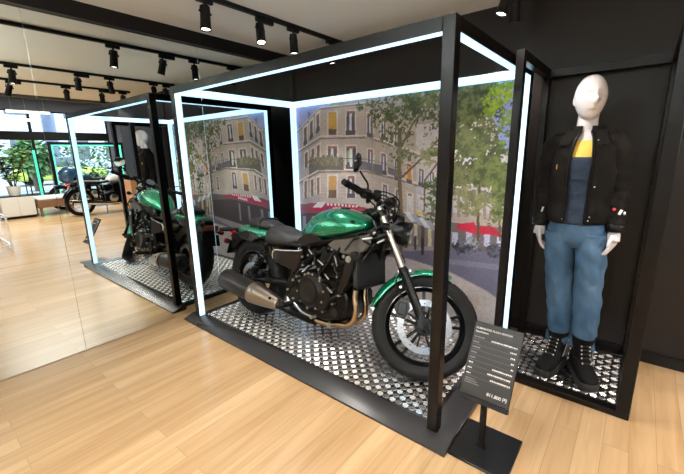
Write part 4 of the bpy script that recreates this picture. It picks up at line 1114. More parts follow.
# exhaust
for s, y in ((-1, -.065), (1, .045)):
    m_ = MB(); m_.tube([(.985, y, .60), (1.050, y - .005, .575), (1.062, y - .02, .48), (1.068, y - .035, .40), (1.088, y - .04, .335), (1.085, y - .04, .268), (1.035, y - .04, .212), (.95, y - .035, .192), (.86, y - .03, .170), (.72, -.10 + s * .012, .172)], .0195, 14, 6)
    eh = m_.build('exhaust_header', 'bronze', bike)
    m_ = MB(); m_.cyl((.875, y - .03, .170), (.895, y - .03, .170), .0245, n=18); m_.cyl((1.0, y, .598), (1.02, y, .592), .030, n=18); m_.build('clamp', 'steel', eh)
m_ = MB(); m_.tube([(.76, -.10, .172), (.70, -.105, .174), (.60, -.135, .185), (.52, -.165, .205), (.46, -.185, .222)], [.040, .044, .034, .032, .032], 18, 5); m_.build('collector_pipe', 'black_satin', bike)
mr, mf = Vector((-.175, -.205, .288)), Vector((.49, -.180, .218)); md_ = (mf - mr)
P_ = lambda t: mr + md_ * t
m_ = MB(); m_.tube([P_(-.012), P_(.0), P_(.03), P_(.50), P_(.56), P_(.92), P_(1.0)], [.066, .078, .086, .078, .071, .036, .030], 32)
mu = m_.build('muffler', 'muffler', bike, smooth=50)
m_ = MB(); m_.tube([P_(-.016), P_(-.004)], [.040, .046], 24); m_.build('muffler_outlet', 'black_gloss', mu)
rings = []
for i in range(15):
    t = .535 + .43 * i / 14; r_ = (.078 + (.036 - .078) * ((t - .535) / .43) ** 1.15) + .006
    c = P_(t); fwd = md_.normalized(); u = fwd.cross(Vector((0, 0, 1))).normalized(); w = u.cross(fwd)
    rings.append([c + (u * math.cos(R(a)) + w * math.sin(R(a))) * r_ for a in range(-80, 171, 10)])
m_ = MB(); m_.loft(rings, caps=False, closed=False); hs = m_.build('heat_shield', 'shield', mu, smooth=60, solid=.004)
m_ = MB()
for t, a in ((.60, 28), (.87, 40)):
    r_ = (.078 + (.036 - .078) * ((t - .535) / .43) ** 1.15) + .006; c = P_(t); fwd = md_.normalized(); u = fwd.cross(Vector((0, 0, 1))).normalized(); w = u.cross(fwd)
    n_ = (u * math.cos(R(a)) + w * math.sin(R(a))); m_.cyl(c + n_ * r_, c + n_ * (r_ + .006), .011, n=14)
each(m_, 'shield_bolt', 'black_gloss', hs)

# foot pegs, pedals, stand, chain
for s in (-1, 1):
    m_ = MB(); m_.prism([(.53, .30), (.62, .38), (.66, .34), (.63, .255), (.57, .235)], s * .150, s * .168, shrink=.05); fpb = m_.build('foot_peg_bracket', 'cover', bike)
    m_ = MB(); m_.tube([(.60, s * .165, .262), (.60, s * .29, .268)], [.016, .019], 14); m_.ball((.60, s * .29, .268), .020, 12, 8); m_.build('foot_peg', 'rubber', fpb)
    m_ = MB(); m_.tube([(.61, s * .180, .27), (.70, s * .195, .235), (.80, s * .20, .228), (.83, s * .205, .235)], .007, 8, 4); m_.cyl((.83, s * .19, .236), (.83, s * .235, .236), .011, n=12); m_.build('foot_lever', 'steel', fpb)
    m_ = MB(); m_.prism([(.21, .375), (.27, .42), (.33, .36), (.30, .335)], s * .138, s * .150, shrink=.05); m_.tube([(.235, s * .150, .382), (.235, s * .25, .386)], .013, 12); m_.build('passenger_foot_peg', 'black_satin', bike)
m_ = MB(); m_.tube([(.58, .155, .235), (.55, .21, .13), (.53, .285, .047)], [.013, .012, .010], 12, 3); m_.cyl((.53, .285, .052), (.535, .288, .040), .028, n=18); m_.build('side_stand', 'black_satin', bike)
m_ = MB()
for z in (.372, .285): m_.bar((.60, .118, z + .02), (.0, .118, z), .012, .014, .003)
m_.lathe([(-.004, .085), (.004, .085), (.004, .06), (-.004, .06)], (0, .118, RR), (0, 1, 0), 40, close=True); each(m_, 'drive_chain', 'steel', bike)

# headlight
hx = MB(SX); hd = Vector((1, 0, -.10)).normalized(); ho = Vector((1.290, 0, .842))
hx.lathe([(-.070, .012), (-.064, .036), (-.048, .058), (-.02, .073), (.02, .079), (.036, .081), (.042, .077), (.036, .072)], ho, hd, 40)
hl = hx.build('headlight', 'black_satin', bike, smooth=60)
m_ = MB(SX); m_.lathe([(.030, .073), (.042, .063), (.050, .040), (.054, .001)], ho, hd, 40); m_.build('lens', 'clear_lens', hl, smooth=60)
m_ = MB(SX); m_.lathe([(.028, .082), (.044, .083), (.046, .076)], ho, hd, 40); m_.build('bezel', 'black_gloss', hl, smooth=60)
m_ = MB(SX)
for s in (-1, 1): m_.prism([(1.16, .885), (1.28, .87), (1.31, .845), (1.28, .815), (1.175, .825)], s * .080, s * .088, shrink=.06)
m_.box((1.24, 0, .945), (.10, .12, .018), .006, Matrix.Rotation(R(22), 3, 'Y')); m_.box((1.19, 0, .90), (.05, .20, .05), .012)
m_.build('headlight_bracket', 'black_satin', hl)
m_ = MB(SX); m_.lathe([(-.03, .040), (-.012, .055), (.012, .058), (.018, .052)], (1.165, 0, 1.02), (-.62, 0, .78), 36, True)
gg = m_.build('instrument_gauge', 'black_satin', bike, smooth=50)
m_ = MB(SX); m_.lathe([(.0165, .050), (.0185, .048), (.0188, .001)], (1.165, 0, 1.02), (-.62, 0, .78), 36); m_.build('display_face', 'dark_glass', gg)
for s in (-1, 1):
    m_ = MB(SX); m_.tube([(1.175, s * .10, .835), (1.185, s * .165, .835)], .008, 10); m_.lathe([(-.02, .014), (-.012, .022), (.028, .022), (.036, .010)], (1.185, s * .185, .835), (1, 0, 0), 18, True); fs_ = m_.build('front_turn_signal', 'plastic', bike)
    m_ = MB(SX); m_.lathe([(.028, .021), (.037, .012), (.039, .001)], (1.185, s * .185, .835), (1, 0, 0), 18); m_.build('lens', 'amber', fs_)

# handlebar and controls
m_ = MB(SX)
m_.tube([(.945, -.372, 1.008), (.992, -.29, 1.006), (1.055, -.21, 1.004), (1.105, -.12, 1.003), (1.115, -.05, 1.000), (1.115, .05, 1.000), (1.105, .12, 1.003), (1.055, .21, 1.004), (.992, .29, 1.006), (.945, .372, 1.008)], .011, 12, 6)
for s in (-1, 1): m_.tube([(1.105, s * .05, .93), (1.115, s * .05, 1.000)], .017, 14); m_.box((1.115, s * .05, 1.003), (.038, .032, .036), .006)
hb = m_.build('handlebar', 'black_satin', bike)
for s in (-1, 1):
    m_ = MB(SX); m_.tube([(.948, s * .366, 1.008), (.957, s * .352, 1.0075), (.990, s * .295, 1.006), (1.008, s * .262, 1.005)], [.020, .0205, .0185, .0220], 16, 3); m_.cyl((.946, s * .369, 1.008), (.937, s * .385, 1.0085), .018, n=16)
    m_.build('grip', 'rubber', hb)
    m_ = MB(SX); m_.box((1.040, s * .235, 1.000), (.056, .062, .052), .012); m_.box((1.075, s * .195, 1.0), (.034, .032, .034), .008)
    sw = m_.build('switch_box', 'plastic', hb)
    m_ = MB(SX); m_.tube([(1.085, s * .20, 1.0), (1.085, s * .245, 1.0), (1.045, s * .30, .998), (.995, s * .372, 1.004)], [.008, .007, .006, .007], 10, 5); m_.build('lever', 'black_satin', hb)
    m_ = MB(SX); m_.tube([(1.055, s * .225, 1.02), (1.050, s * .255, 1.055), (1.025, s * .295, 1.080), (1.005, s * .325, 1.100)], .006, 10, 5)
    # round mirror head
    m_.lathe([(-.016, .012), (-.013, .034), (-.004, .050), (.010, .056), (.014, .054)], (.990, s * .345, 1.140), (-.985, s * .05, .06), 36)
    mm_ = m_.build('rear_view_mirror', 'black_gloss', hb, smooth=60)
    m_ = MB(SX); m_.lathe([(.0125, .0545), (.0135, .001)], (.990, s * .345, 1.140), (-.985, s * .05, .06), 36); m_.build('mirror_glass', 'mirror_small', mm_)
m_ = MB(SX); m_.box((1.105, -.17, 1.012), (.055, .045, .036), .008); m_.cyl((1.105, -.17, 1.028), (1.105, -.17, 1.044), .024, n=16); m_.build('brake_reservoir', 'black_satin', hb)
for pts, r_ in [([(1.07, -.20, 1.0), (1.16, -.17, 1.02), (1.225, -.10, .95), (1.18, -.05, .87), (1.08, -.05, .80)], .005), ([(1.06, -.19, .99), (1.13, -.15, 1.05), (1.23, -.08, 1.03), (1.22, -.03, .92), (1.13, -.06, .83)], .0045), ([(1.07, .20, 1.0), (1.18, .16, 1.02), (1.23, .08, .95), (1.15, .06, .84)], .005), ([(1.09, -.14, .99), (1.16, -.12, .98), (1.19, -.11, .90), (1.10, -.09, .80), (1.00, -.12, .73)], .0055),
                ([(1.11, -.17, 1.0), (1.20, -.15, 1.0), (1.22, -.12, .93), (1.17, -.10, .85)], .0045), ([(1.06, .18, .99), (1.14, .12, 1.05), (1.24, .05, 1.0), (1.21, .02, .90)], .0045), ([(1.08, -.10, .80), (1.03, -.135, .77), (.97, -.14, .66)], .006), ([(1.10, -.06, .78), (1.07, -.14, .74), (1.13, -.15, .71), (1.10, -.11, .66)], .006)]:
    m_ = MB(SX); m_.tube(pts, r_, 8, 6); m_.build('cable', 'plastic', bike)
m_ = MB(SX)
for p in [(1.12, -.06, .95), (1.15, .05, .96), (1.18, -.07, .90), (1.17, -.13, .83), (1.10, -.11, 1.01), (1.20, -.095, .89), (1.12, -.13, .79), (1.14, -.09, .98)]: m_.cyl(p, (p[0] + .006, p[1] - .010, p[2] + .006), .009, n=8)
for a_, b_ in [((1.15, -.09, .94), (1.21, -.085, .93)), ((1.06, -.14, .745), (1.12, -.135, .765)), ((1.15, -.12, .74), (1.19, -.11, .77))]: m_.bar(a_, b_, .009, .012, .003)
each(m_, 'cockpit_fastener', 'steel', bike)
# ------------------------------------------------------------------ mannequin
mq = thing('mannequin', (2.680, .96, .0308), 'white mannequin in open black jacket, blue jeans and black boots', 'mannequin')
HR = Matrix.Rotation(R(22), 4, 'Z')                     # head turned a little
hc = Vector((-.015, -.005, 1.565))
def headpt(p):
    return hc + (HR.to_3x3() @ Vector(p))
b = MB()
# head: egg with brow, nose, mouth and chin shaped in
rings = []; nh, mh = 48, 40
for i in range(mh + 1):
    t = PI * min(max(i / mh, .006), .994); z = -.112 * math.cos(t)
    zz = z / .112
    wx = .072 * math.sin(t) ** .85 * (1.0 if zz > 0 else 1 + .22 * zz); wy = .094 * math.sin(t) ** .85 * (1.0 if zz > -.1 else 1 + .16 * (zz + .1))
    ring = []
    for k in range(nh):
        a = 2 * PI * k / nh; x, y = wx * math.cos(a), wy * math.sin(a)
        if y < 0:
            g = lambda cx, cz, sx, sz: math.exp(-((x - cx) / sx) ** 2 - ((z - cz) / sz) ** 2)
            y -= .020 * g(0, -.020, .011, .018) + .009 * g(0, .008, .010, .030) + .005 * g(0, .030, .045, .010) + .006 * g(0, -.056, .022, .007) + .006 * g(0, -.095, .025, .015)
            y += .009 * g(-.030, .012, .016, .012) + .009 * g(.030, .012, .016, .012) + .004 * g(0, -.066, .022, .005)
            y -= .004 * g(-.030, .012, .008, .006) + .004 * g(.030, .012, .008, .006)
        ring.append(headpt((x, y - .012 * max(0, -zz), z)))
    rings.append(ring)
b.loft(rings)
for s in (-1, 1): b.ball(headpt((s * .069, .014, -.010)), (.005, .014, .024), 12, 8, HR.to_3x3())
b.tube([hc + Vector((.004, .020, -.03)), hc + Vector((.0, .018, -.10)), (-.015, .022, 1.405), (-.013, .020, 1.36)], [.050, .047, .050, .062], 24, 4)
# trunk, legs
def ell(cx, cy, z, rx, ry, n=28): return [(cx + rx * math.cos(2 * PI * k / n), cy + ry * math.sin(2 * PI * k / n), z) for k in range(n)]
b.loft([ell(-.003, .0, .815, .10, .055), ell(-.003, 0, .88, .128, .092), ell(-.005, 0, .98, .112, .084), ell(-.005, .0, 1.06, .100, .078), ell(-.008, 0, 1.18, .116, .092), ell(-.01, .005, 1.28, .124, .088), ell(-.012, .01, 1.345, .112, .070), ell(-.013, .018, 1.385, .070, .052)])
LEG = {-1: [(-.074, .0, .86), (-.073, .0, .75), (-.061, .008, .62), (-.042, .018, .45), (-.029, .030, .30), (-.025, .046, .165)], 1: [(.074, .0, .86), (.079, .0, .75), (.086, .006, .62), (.093, .014, .45), (.096, .030, .30), (.099, .046, .165)]}
for s in (-1, 1):
    L6 = LEG[s]
    b.tube([L6[0], L6[1], L6[2], L6[3], L6[4], (L6[5][0], .036, .19), (L6[5][0], .034, .09)], [.066, .064, .058, .050, .046, .038, .034], 20, 4)
arms = {}
for s in (-1, 1):
    sh_, el, wr = Vector((s * .134 - .010, .012, 1.318)), Vector((s * .160 - .014, .035, 1.09)), Vector((s * .172 - .006, -.012, .895))
    arms[s] = (sh_, el, wr)
    b.tube([sh_ - Vector((s * .04, 0, 0)), sh_, sh_ * .45 + el * .55, el, el * .5 + wr * .5, wr], [.045, .050, .043, .037, .034, .024], 18, 3)
    pc = wr + Vector((s * .004, -.012, -.045))
    b.tube([wr, wr * .4 + pc * .6, pc + Vector((0, -.004, -.020))], [.022, .030, .031], 14, 2)
    for q, (dx, L1, cu) in enumerate(((-.026, .062, .010), (-.009, .072, .012), (.009, .067, .016), (.025, .053, .020))):
        base = pc + Vector((dx * .45 * s, dx, -.028)); m1 = base + Vector((-s * cu * .5, -.006, -L1 * .45)); m2 = m1 + Vector((-s * cu * 1.1, -.004, -L1 * .34)); m3 = m2 + Vector((-s * cu * 1.3, -.002, -L1 * .22))
        b.tube([base + Vector((0, 0, .02)), base, m1, m2, m3], [.0095, .0095, .0085, .0078, .0055], 10, 2); b.ball(m3, .0056, 8, 6)
    tb = pc + Vector((-s * .006, -.028, .012)); b.tube([tb, tb + Vector((-s * .006, -.022, -.022)), tb + Vector((-s * .012, -.030, -.050))], [.0115, .010, .007], 10, 3); b.ball(tb + Vector((-s * .012, -.030, -.050)), .0072, 8, 6)
body = b.build('body', 'skin', mq, smooth=0)
rmod = body.modifiers.new('fuse', 'REMESH'); rmod.mode = 'VOXEL'; rmod.voxel_size = .0045; rmod.use_smooth_shade = True
smod = body.modifiers.new('soften', 'SMOOTH'); smod.factor = .5; smod.iterations = 3
# clothes
def wrk(a, z, k=1.0): return k * (.006 * math.sin(9 * z * 6.28 + 3 * a) + .005 * math.sin(17 * z + 5 * a + 1.3) + .004 * math.sin(31 * z - 7 * a))
def shell(keys, a0, a1, n, sm=4, wk=0.0, cx=-.008):
    rows = []
    for z, rx, ry, cy in crspline4(keys, sm):
        row = []
        for k in range(n + 1):
            a = a0 + (a1 - a0) * k / n; w = wrk(a, z, wk)
            row.append((cx + (rx + w) * math.sin(a), cy - (ry + w) * math.cos(a), z))
        rows.append(row)
    return rows
jk = MB(); og = R(19)
rows = shell([(.922, .142, .122, .0), (.94, .150, .128, .0), (.985, .146, .124, .0), (1.05, .143, .120, .0), (1.16, .148, .124, .0), (1.25, .152, .120, .004), (1.31, .146, .103, .008), (1.35, .122, .088, .012), (1.382, .090, .074, .018), (1.402, .074, .066, .020), (1.425, .068, .062, .020)], og, 2 * PI - og, 60, 5, .45)
jk.loft(rows, caps=False, closed=False)
jacket = jk.build('jacket', 'jacket', mq, smooth=80, solid=.011)
for s in (-1, 1):
    sh_, el, wr = arms[s]
    m_ = MB(); P = crspline([sh_ - Vector((s * .050, 0, -.022)), sh_ + Vector((s * .004, 0, .004)), sh_ * .55 + el * .45 + Vector((s * .008, 0, 0)), el + Vector((s * .006, 0, 0)), el * .5 + wr * .5, wr + Vector((0, 0, .020)), wr + Vector((0, 0, -.004))], 7)
    rad = [.056, .060, .057, .052, .048, .044, .041]; rr2 = []
    for i in range(len(P)):
        t = i / (len(P) - 1) * 6; k = min(int(t), 5); rr2.append((rad[k] + (rad[k + 1] - rad[k]) * (t - k)) + .0022 * math.sin(i * 1.7) + .0015 * math.sin(i * 2.9 + 1))
    m_.tube(P, .05, 22, caps=False)
    vs = []
    for i, p in enumerate(P):
        for k in range(22):
            q = Vector(m_.v[i * 22 + k]); vs.append(tuple(p + (q - p) * (rr2[i] / .05) * (1 + .018 * math.sin(3 * k + i * .8))))
    m_.v = vs
    sl = m_.build('sleeve', 'jacket', jacket, smooth=80, solid=.006)
    m_ = MB(); m_.tube([wr + Vector((0, 0, .030)), wr + Vector((0, 0, -.010))], [.046, .043], 20, caps=False); m_.build('cuff', 'black_satin', sl, smooth=60, solid=.006)
    if s < 0:
        m_ = MB(); m_.bar(wr + Vector((.004, -.047, .070)), wr + Vector((.010, -.046, .098)), .003, .009); m_.build('white_emblem', 'white', sl)
    if s > 0:
        m_ = MB(); m_.ball(wr + Vector((-.010, -.052, .110)), (.008, .004, .008), 10, 6); m_.build('red_emblem', 'logo_red', sl)
        m_ = MB(); m_.bar(wr + Vector((.012, -.050, .085)), wr + Vector((.022, -.046, .110)), .004, .012); m_.ball(wr + Vector((.034, -.040, .092)), (.006, .005, .009), 10, 6); m_.build('white_emblem', 'white', sl)
    # chest and hem details
m_ = MB()
for s in (-1, 1):
    a = og * .98 * s
    for z, rx, ry in ((1.395, .088, .071), (1.30, .170, .110), (1.20, .169, .126), (1.10, .160, .124), (1.0, .157, .124), (.915, .162, .130)):
        pass
    pts = [(-.008 + s * rx * math.sin(og), cy - ry * math.cos(og) - .006, z) for z, rx, ry, cy in ((1.40, .074, .067, .02), (1.35, .122, .090, .012), (1.25, .152, .122, .004), (1.16, .148, .126, 0), (1.05, .143, .122, 0), (.985, .146, .126, 0), (.93, .146, .126, 0))]
    m_.tube(pts, .0065, 8, 5)
each(m_, 'zip_edge', 'black_satin', jacket)
m_ = MB()
for x, y, z in ((.050, -.078, 1.352), (.056, -.128, .945), (.060, -.128, .965), (-.060, -.128, .945), (.064, -.127, 1.12)): m_.ball((x, y, z), (.004, .003, .004), 8, 6)
each(m_, 'snap_button', 'steel', jacket)
for s in (-1, 1):
    m_ = MB(); m_.loft([[(s * .03 - .01, -.030, 1.395), (s * .085 - .01, -.015, 1.40), (s * .105 - .01, -.075, 1.335), (s * .070 - .01, -.088, 1.33)], [(s * .03 - .01, -.040, 1.40), (s * .088 - .01, -.022, 1.408), (s * .110 - .01, -.085, 1.335), (s * .070 - .01, -.098, 1.328)]]); m_.build('collar', 'jacket', jacket, smooth=0)
m_ = MB(); m_.tube([(-.119, -.088, 1.205), (-.118, -.092, 1.230)], .0025, 8); m_.build('side_tag', 'yellow', jacket)
m_ = MB(); m_.loft(shell([(1.10, .112, .100, .0), (1.22, .128, .104, .0), (1.30, .122, .093, .006), (1.352, .082, .072, .014)], -R(75), R(75), 30, 4, .5), caps=False, closed=False)
m_.build('yellow_top', 'yellow', mq, smooth=80, solid=.005)
m_ = MB(); m_.loft(shell([(.915, .130, .106, 0), (1.0, .124, .104, 0), (1.10, .122, .107, 0), (1.20, .130, .112, 0), (1.268, .130, .106, 0)], -R(70), R(70), 30, 4, .4), caps=False, closed=False)
bib = m_.build('denim_bib', 'dark_denim', mq, smooth=80, solid=.006)
m_ = MB(); m_.loft(shell([(1.155, .127, .117, 0), (1.165, .129, .118, 0), (1.250, .132, .115, 0), (1.258, .132, .111, 0)], -R(26), R(22), 12, 2, .2), caps=False, closed=False); m_.build('bib_pocket', 'dark_denim', bib, smooth=60, solid=.006)
jn = MB()
jn.loft([ell(-.001, .0, z, rx, ry, 40) for z, rx, ry in ((.95, .126, .100), (.90, .138, .108), (.86, .143, .110), (.82, .140, .100), (.79, .115, .085), (.775, .07, .06))])
for s in (-1, 1):
    P = crspline(LEG[s], 7)
    rings = []
    for i, p in enumerate(P):
        t = i / (len(P) - 1); rx = np.interp(t, [0, .2, .4, .65, .85, 1], [.072, .075, .071, .067, .064, .064]); ry = np.interp(t, [0, .2, .4, .65, .85, 1], [.105, .100, .090, .078, .068, .060])
        rings.append([(p.x + (rx + wrk(2 * PI * k / 28, p.z, .55)) * math.cos(2 * PI * k / 28), p.y + (ry + wrk(2 * PI * k / 28, p.z, .55)) * math.sin(2 * PI * k / 28), p.z) for k in range(28)])
    jn.loft(rings)
jeans = jn.build('jeans', 'denim', mq, smooth=80)
# boots
for s, ax_, ay_, ang in ((-1, -.026, .028, -14), (1, .100, .022, 24)):
    xf = Matrix.Translation((ax_, ay_, 0)) @ Matrix.Rotation(R(ang), 4, 'Z')
    m_ = MB(xf); rings = []
    for y, hw, zt_, zb in crspline4([(.075, .025, .10, .035), (.062, .040, .14, .032), (.02, .047, .15, .030), (-.04, .047, .125, .030), (-.09, .050, .098, .030), (-.14, .050, .085, .030), (-.175, .040, .070, .032), (-.19, .012, .052, .036)], 5):
        zc = zb + (zt_ - zb) * .4
        rings.append([(hw * math.copysign(abs(math.cos(a)) ** .85, math.cos(a)), y, zc + ((zt_ - zc) if math.sin(a) > 0 else (zc - zb)) * math.copysign(abs(math.sin(a)) ** .85, math.sin(a))) for a in [2 * PI * k / 26 for k in range(26)]])
    m_.loft(rings)
    m_.loft([[(rx * math.cos(2 * PI * k / 24), cy + ry * math.sin(2 * PI * k / 24), z) for k in range(24)] for z, rx, ry, cy in ((.09, .045, .062, .008), (.15, .047, .056, .006), (.20, .052, .058, .004), (.235, .058, .066, -.006), (.250, .060, .070, -.010), (.246, .054, .064, -.010), (.20, .046, .05, 0))])
    bt = m_.build('boot', 'boot', mq, smooth=70)
    m_ = MB(xf); prof = [(.088, .034), (.06, .046), (0, .048), (-.06, .050), (-.13, .056), (-.175, .046), (-.198, .018)]
    outl = [(-w, y) for y, w in prof] + [(w, y) for y, w in prof[::-1]]
    P = crspline([(x, y, 0) for x, y in outl], 4); pl = [(p.x, p.y) for p in P]
    m_.prism(pl, 0.0, .042, 'z', shrink=.04); m_.build('sole', 'sole', bt)
    m_ = MB(xf)
    for k in range(6):
        z = .115 + k * .021; y = -.085 + k * .0075 if k > 1 else -.098 + k * .02
        m_.tube([(-.020, y + .006, z), (0, y - .008, z + .008), (.020, y + .006, z + .002)], .0028, 6, 3); pass
    m_.build('lace', 'sole', bt)
    m_ = MB(xf)
    for k in range(6):
        z = .115 + k * .021; y = -.085 + k * .0075 if k > 1 else -.098 + k * .02
        for q in (-1, 1): m_.ball((q * .021, y + .003, z), (.0042, .0042, .0052), 8, 5)
    each(m_, 'eyelet', 'lace', bt)
    m_ = MB(xf); m_.loft([[(x, y, z) for x, y, z in ((.046, -.03, .09), (.058, -.005, .20), (.060, .03, .205), (.050, .03, .09))], [(x + .004, y, z) for x, y, z in ((.046, -.03, .09), (.058, -.005, .20), (.060, .03, .205), (.050, .03, .09))]]); m_.build('side_patch', 'tongue', bt, smooth=0)

# ------------------------------------------------------------------ specification stand
ss = thing('specification_stand', (2.515, .10, 0), 'black floor stand holding a tilted dark specification sign beside the booth corner', 'sign stand')
local(ss, MB().bx(2.398, 2.650, -.042, .232, 0, .012, .003)).build('base', 'stand_base', ss)
local(ss, MB().bx(2.492, 2.520, .075, .087, .012, .348, .001).bx(2.484, 2.528, .070, .092, .012, .020)).build('pole', 'frame', ss)
SA = math.atan2(.165, .285)
sgx = Matrix.Translation((2.511, .118, .425)) @ Matrix.Rotation(-SA, 4, 'X')     # panel plane: x across, z up, -y towards the visitor
m_ = MB(sgx); m_.bx(-.104, .104, 0, .012, -.165, .165, .002); sp = local(ss, m_).build('sign_panel', 'sign', ss)
m_ = MB(sgx); m_.bx(-.106, .106, -.012, .016, -.182, -.160, .002); local(ss, m_).build('ledge', 'frame', sp)
def text(body, x, z, size, m, name, align='LEFT'):
    cu = bpy.data.curves.new(name, 'FONT'); cu.body = body; cu.size = size; cu.align_x = align; cu.extrude = .0004; cu.offset = .0003 if size > .012 else .0001
    tmp = bpy.data.objects.new(name, cu); COL.objects.link(tmp)
    me = bpy.data.meshes.new_from_object(tmp.evaluated_get(bpy.context.evaluated_depsgraph_get()))
    bpy.data.objects.remove(tmp); bpy.data.curves.remove(cu)
    ob = bpy.data.objects.new(name, me); COL.objects.link(ob)
    me.materials.clear(); me.materials.append(M[m]); ob.parent = sp
    lm = sgx @ Matrix.Translation((x, -.0008, z)) @ Matrix.Rotation(R(90), 4, 'X')
    lm = Matrix.Translation(-Vector(ss.location)) @ lm
    ob.matrix_local = lm
    return ob
text('ELIMINATOR PLAZA EDITION', -.094, .132, .0118, 'sign_text', 'heading')
text('Specifications', -.094, .116, .0105, 'sign_text', 'heading')
text('811,800 円', .092, -.138, .0185, 'sign_text', 'price', 'RIGHT')
m_ = MB(sgx); d_ = MB(sgx); rnd = random.Random(11)
def dashes(mb, x0, x1, z, h):
    x = x0
    while x < x1 - .002:
        w = min(rnd.uniform(.0025, .007), x1 - x); mb.bx(x, x + w, -.0008, 0, z, z + h * rnd.uniform(.75, 1)); x += w + rnd.uniform(.001, .003)
for k, (la, ra) in enumerate([(.046, .110), (.024, .026), (.034, .020), (.026, .014), (.022, .010), (.018, .082), (.018, .098), (.018, .082)]):
    z = .092 - k * .0235
    dashes(m_ if k > 4 else d_, -.094, -.094 + la, z, .006); dashes(m_, .092 - ra, .092, z - .004, .007)
    d_.bx(-.094, .092, -.0006, 0, z - .0085, z - .0078)
for k in range(3): dashes(d_, -.094, -.05 + .01 * k, -.094 - .009 * k, .004)
local(ss, m_).build('fine_print', 'sign_text', sp, smooth=0); local(ss, d_).build('table_lines', 'sign_dim', sp, smooth=0)

# ------------------------------------------------------------------ ceiling tracks and spot lamps
def track(x, y0, y1, label):
    t = thing('light_track', (x, (y0 + y1) / 2, ZC), label, 'track', 'spot lamp tracks on the ceiling')
    local(t, MB().bx(x - .017, x + .017, y0, y1, ZC - .026, ZC - .0005, .002)).build('rail', 'trim', t)
    local(t, MB().bx(x - .02, x + .02, y1 - .03, y1 + .004, ZC - .029, ZC - .0005, .002).bx(x - .02, x + .02, y0 - .004, y0 + .03, ZC - .029, ZC - .0005, .002)).build('end_cap', 'trim', t)
track(.72, -2.6, 1.32, 'black ceiling track beside the mirror, above the lit booth')
track(2.20, -2.6, 1.28, 'black ceiling track above the narrow mannequin booth side of the room')
track(3.20, -2.6, 1.10, 'black ceiling track far from the mirror, third of the three')
def spot_lamp(x, y, aim, label, box=False, power=1.0):
    t = thing('spot_lamp', (x, y, ZC - .027), label, 'spot lamp', 'black spot lamps on the ceiling tracks')
    m_ = MB(); m_.bx(-.014, .014, -.055 if not box else -.03, .055 if not box else .12, -.026 if not box else -.032, 0, .003); m_.build('adapter', 'trim', t)
    d = Vector(aim).normalized(); pv = Vector((0, 0, -.078)); u = Vector((1, 0, 0)) if abs(d.x) < .9 else Vector((0, 1, 0))
    s_ = d.cross(u).normalized()
    m_ = MB(); m_.cyl((0, 0, -.024), (0, 0, -.046), .008, n=12)
    for q in (-1, 1): m_.tube([(0, 0, -.044), s_ * (q * .030) + Vector((0, 0, -.050)), pv + s_ * (q * .034)], .004, 8)
    m_.build('yoke', 'trim', t)
    m_ = MB(); m_.lathe([(-.035, .001), (-.035, .028), (.0, .030), (.085, .032), (.088, .034), (.100, .034), (.100, .028), (.094, .027)], pv, d, 28); m_.cyl(pv + s_ * -.040, pv + s_ * .040, .007, n=12)
    hd_ = m_.build('lamp_head', 'trim', t)
    m_ = MB(); m_.lathe([(.0935, .027), (.0945, .001)], pv, d, 24); m_.build('lens', 'spot_lens', hd_)
    ld = bpy.data.lights.new('lamp_light', 'SPOT'); ld.energy = SPOT_POWER * power; ld.color = WARM; ld.spot_size = R(74); ld.spot_blend = .7; ld.shadow_soft_size = .03
    lo = bpy.data.objects.new('lamp_light', ld); COL.objects.link(lo); lo.parent = hd_; lo.location = pv + d * .105
    lo.rotation_mode = 'QUATERNION'; lo.rotation_quaternion = (-d).to_track_quat('Z', 'Y')
# along the track beside the mirror
spot_lamp(.72, .00, (.05, -.10, -1), 'spot lamp on the track beside the mirror, first and clear of the booth top', False)
spot_lamp(.72, .42, (.28, -.18, -1), 'spot lamp with a long adapter box, tilted towards the booth front', True)
spot_lamp(.72, .74, (.0, .02, -1), 'spot lamp hanging straight down just behind the one with the adapter box')
spot_lamp(.72, 1.18, (.05, .10, -1), 'last spot lamp on the track beside the mirror, half hidden by the booth top')
lab2 = ['first', 'second', 'third', 'fourth', 'last']
for k, (y, aim, bx_) in enumerate([(-.42, (.0, -.1, -1), False), (.15, (.35, .05, -1), True), (.48, (.36, .30, -1), False), (1.0, (-.25, -.20, -1), False), (1.15, (0, .25, -1), True)]):
    spot_lamp(2.20, y, aim, ['spot lamp on the middle track, first of its row seen in the mirror', 'spot lamp with a box adapter, tilted outwards on the middle track', 'spot lamp hanging straight down in the centre of the middle track', 'tilted spot lamp with a glowing lens over the sign end of the lit booth', 'spot lamp with a box adapter at the wall end of the middle track'][k], bx_)
for k, (y, aim, bx_) in enumerate([(-.28, (.30, -.30, -1), True), (.30, (.9, .2, -1), False), (.72, (0, 0, -1), True), (1.0, (.5, -.2, -1), False)]):
    spot_lamp(3.20, y, aim, ['tilted box adapter spot lamp, first on the third track seen in the mirror', 'bright spot lamp turned to the window on the third track', 'spot lamp with a box adapter hanging straight on the third track', 'spot lamp at the wall end of the third track'][k], bx_)

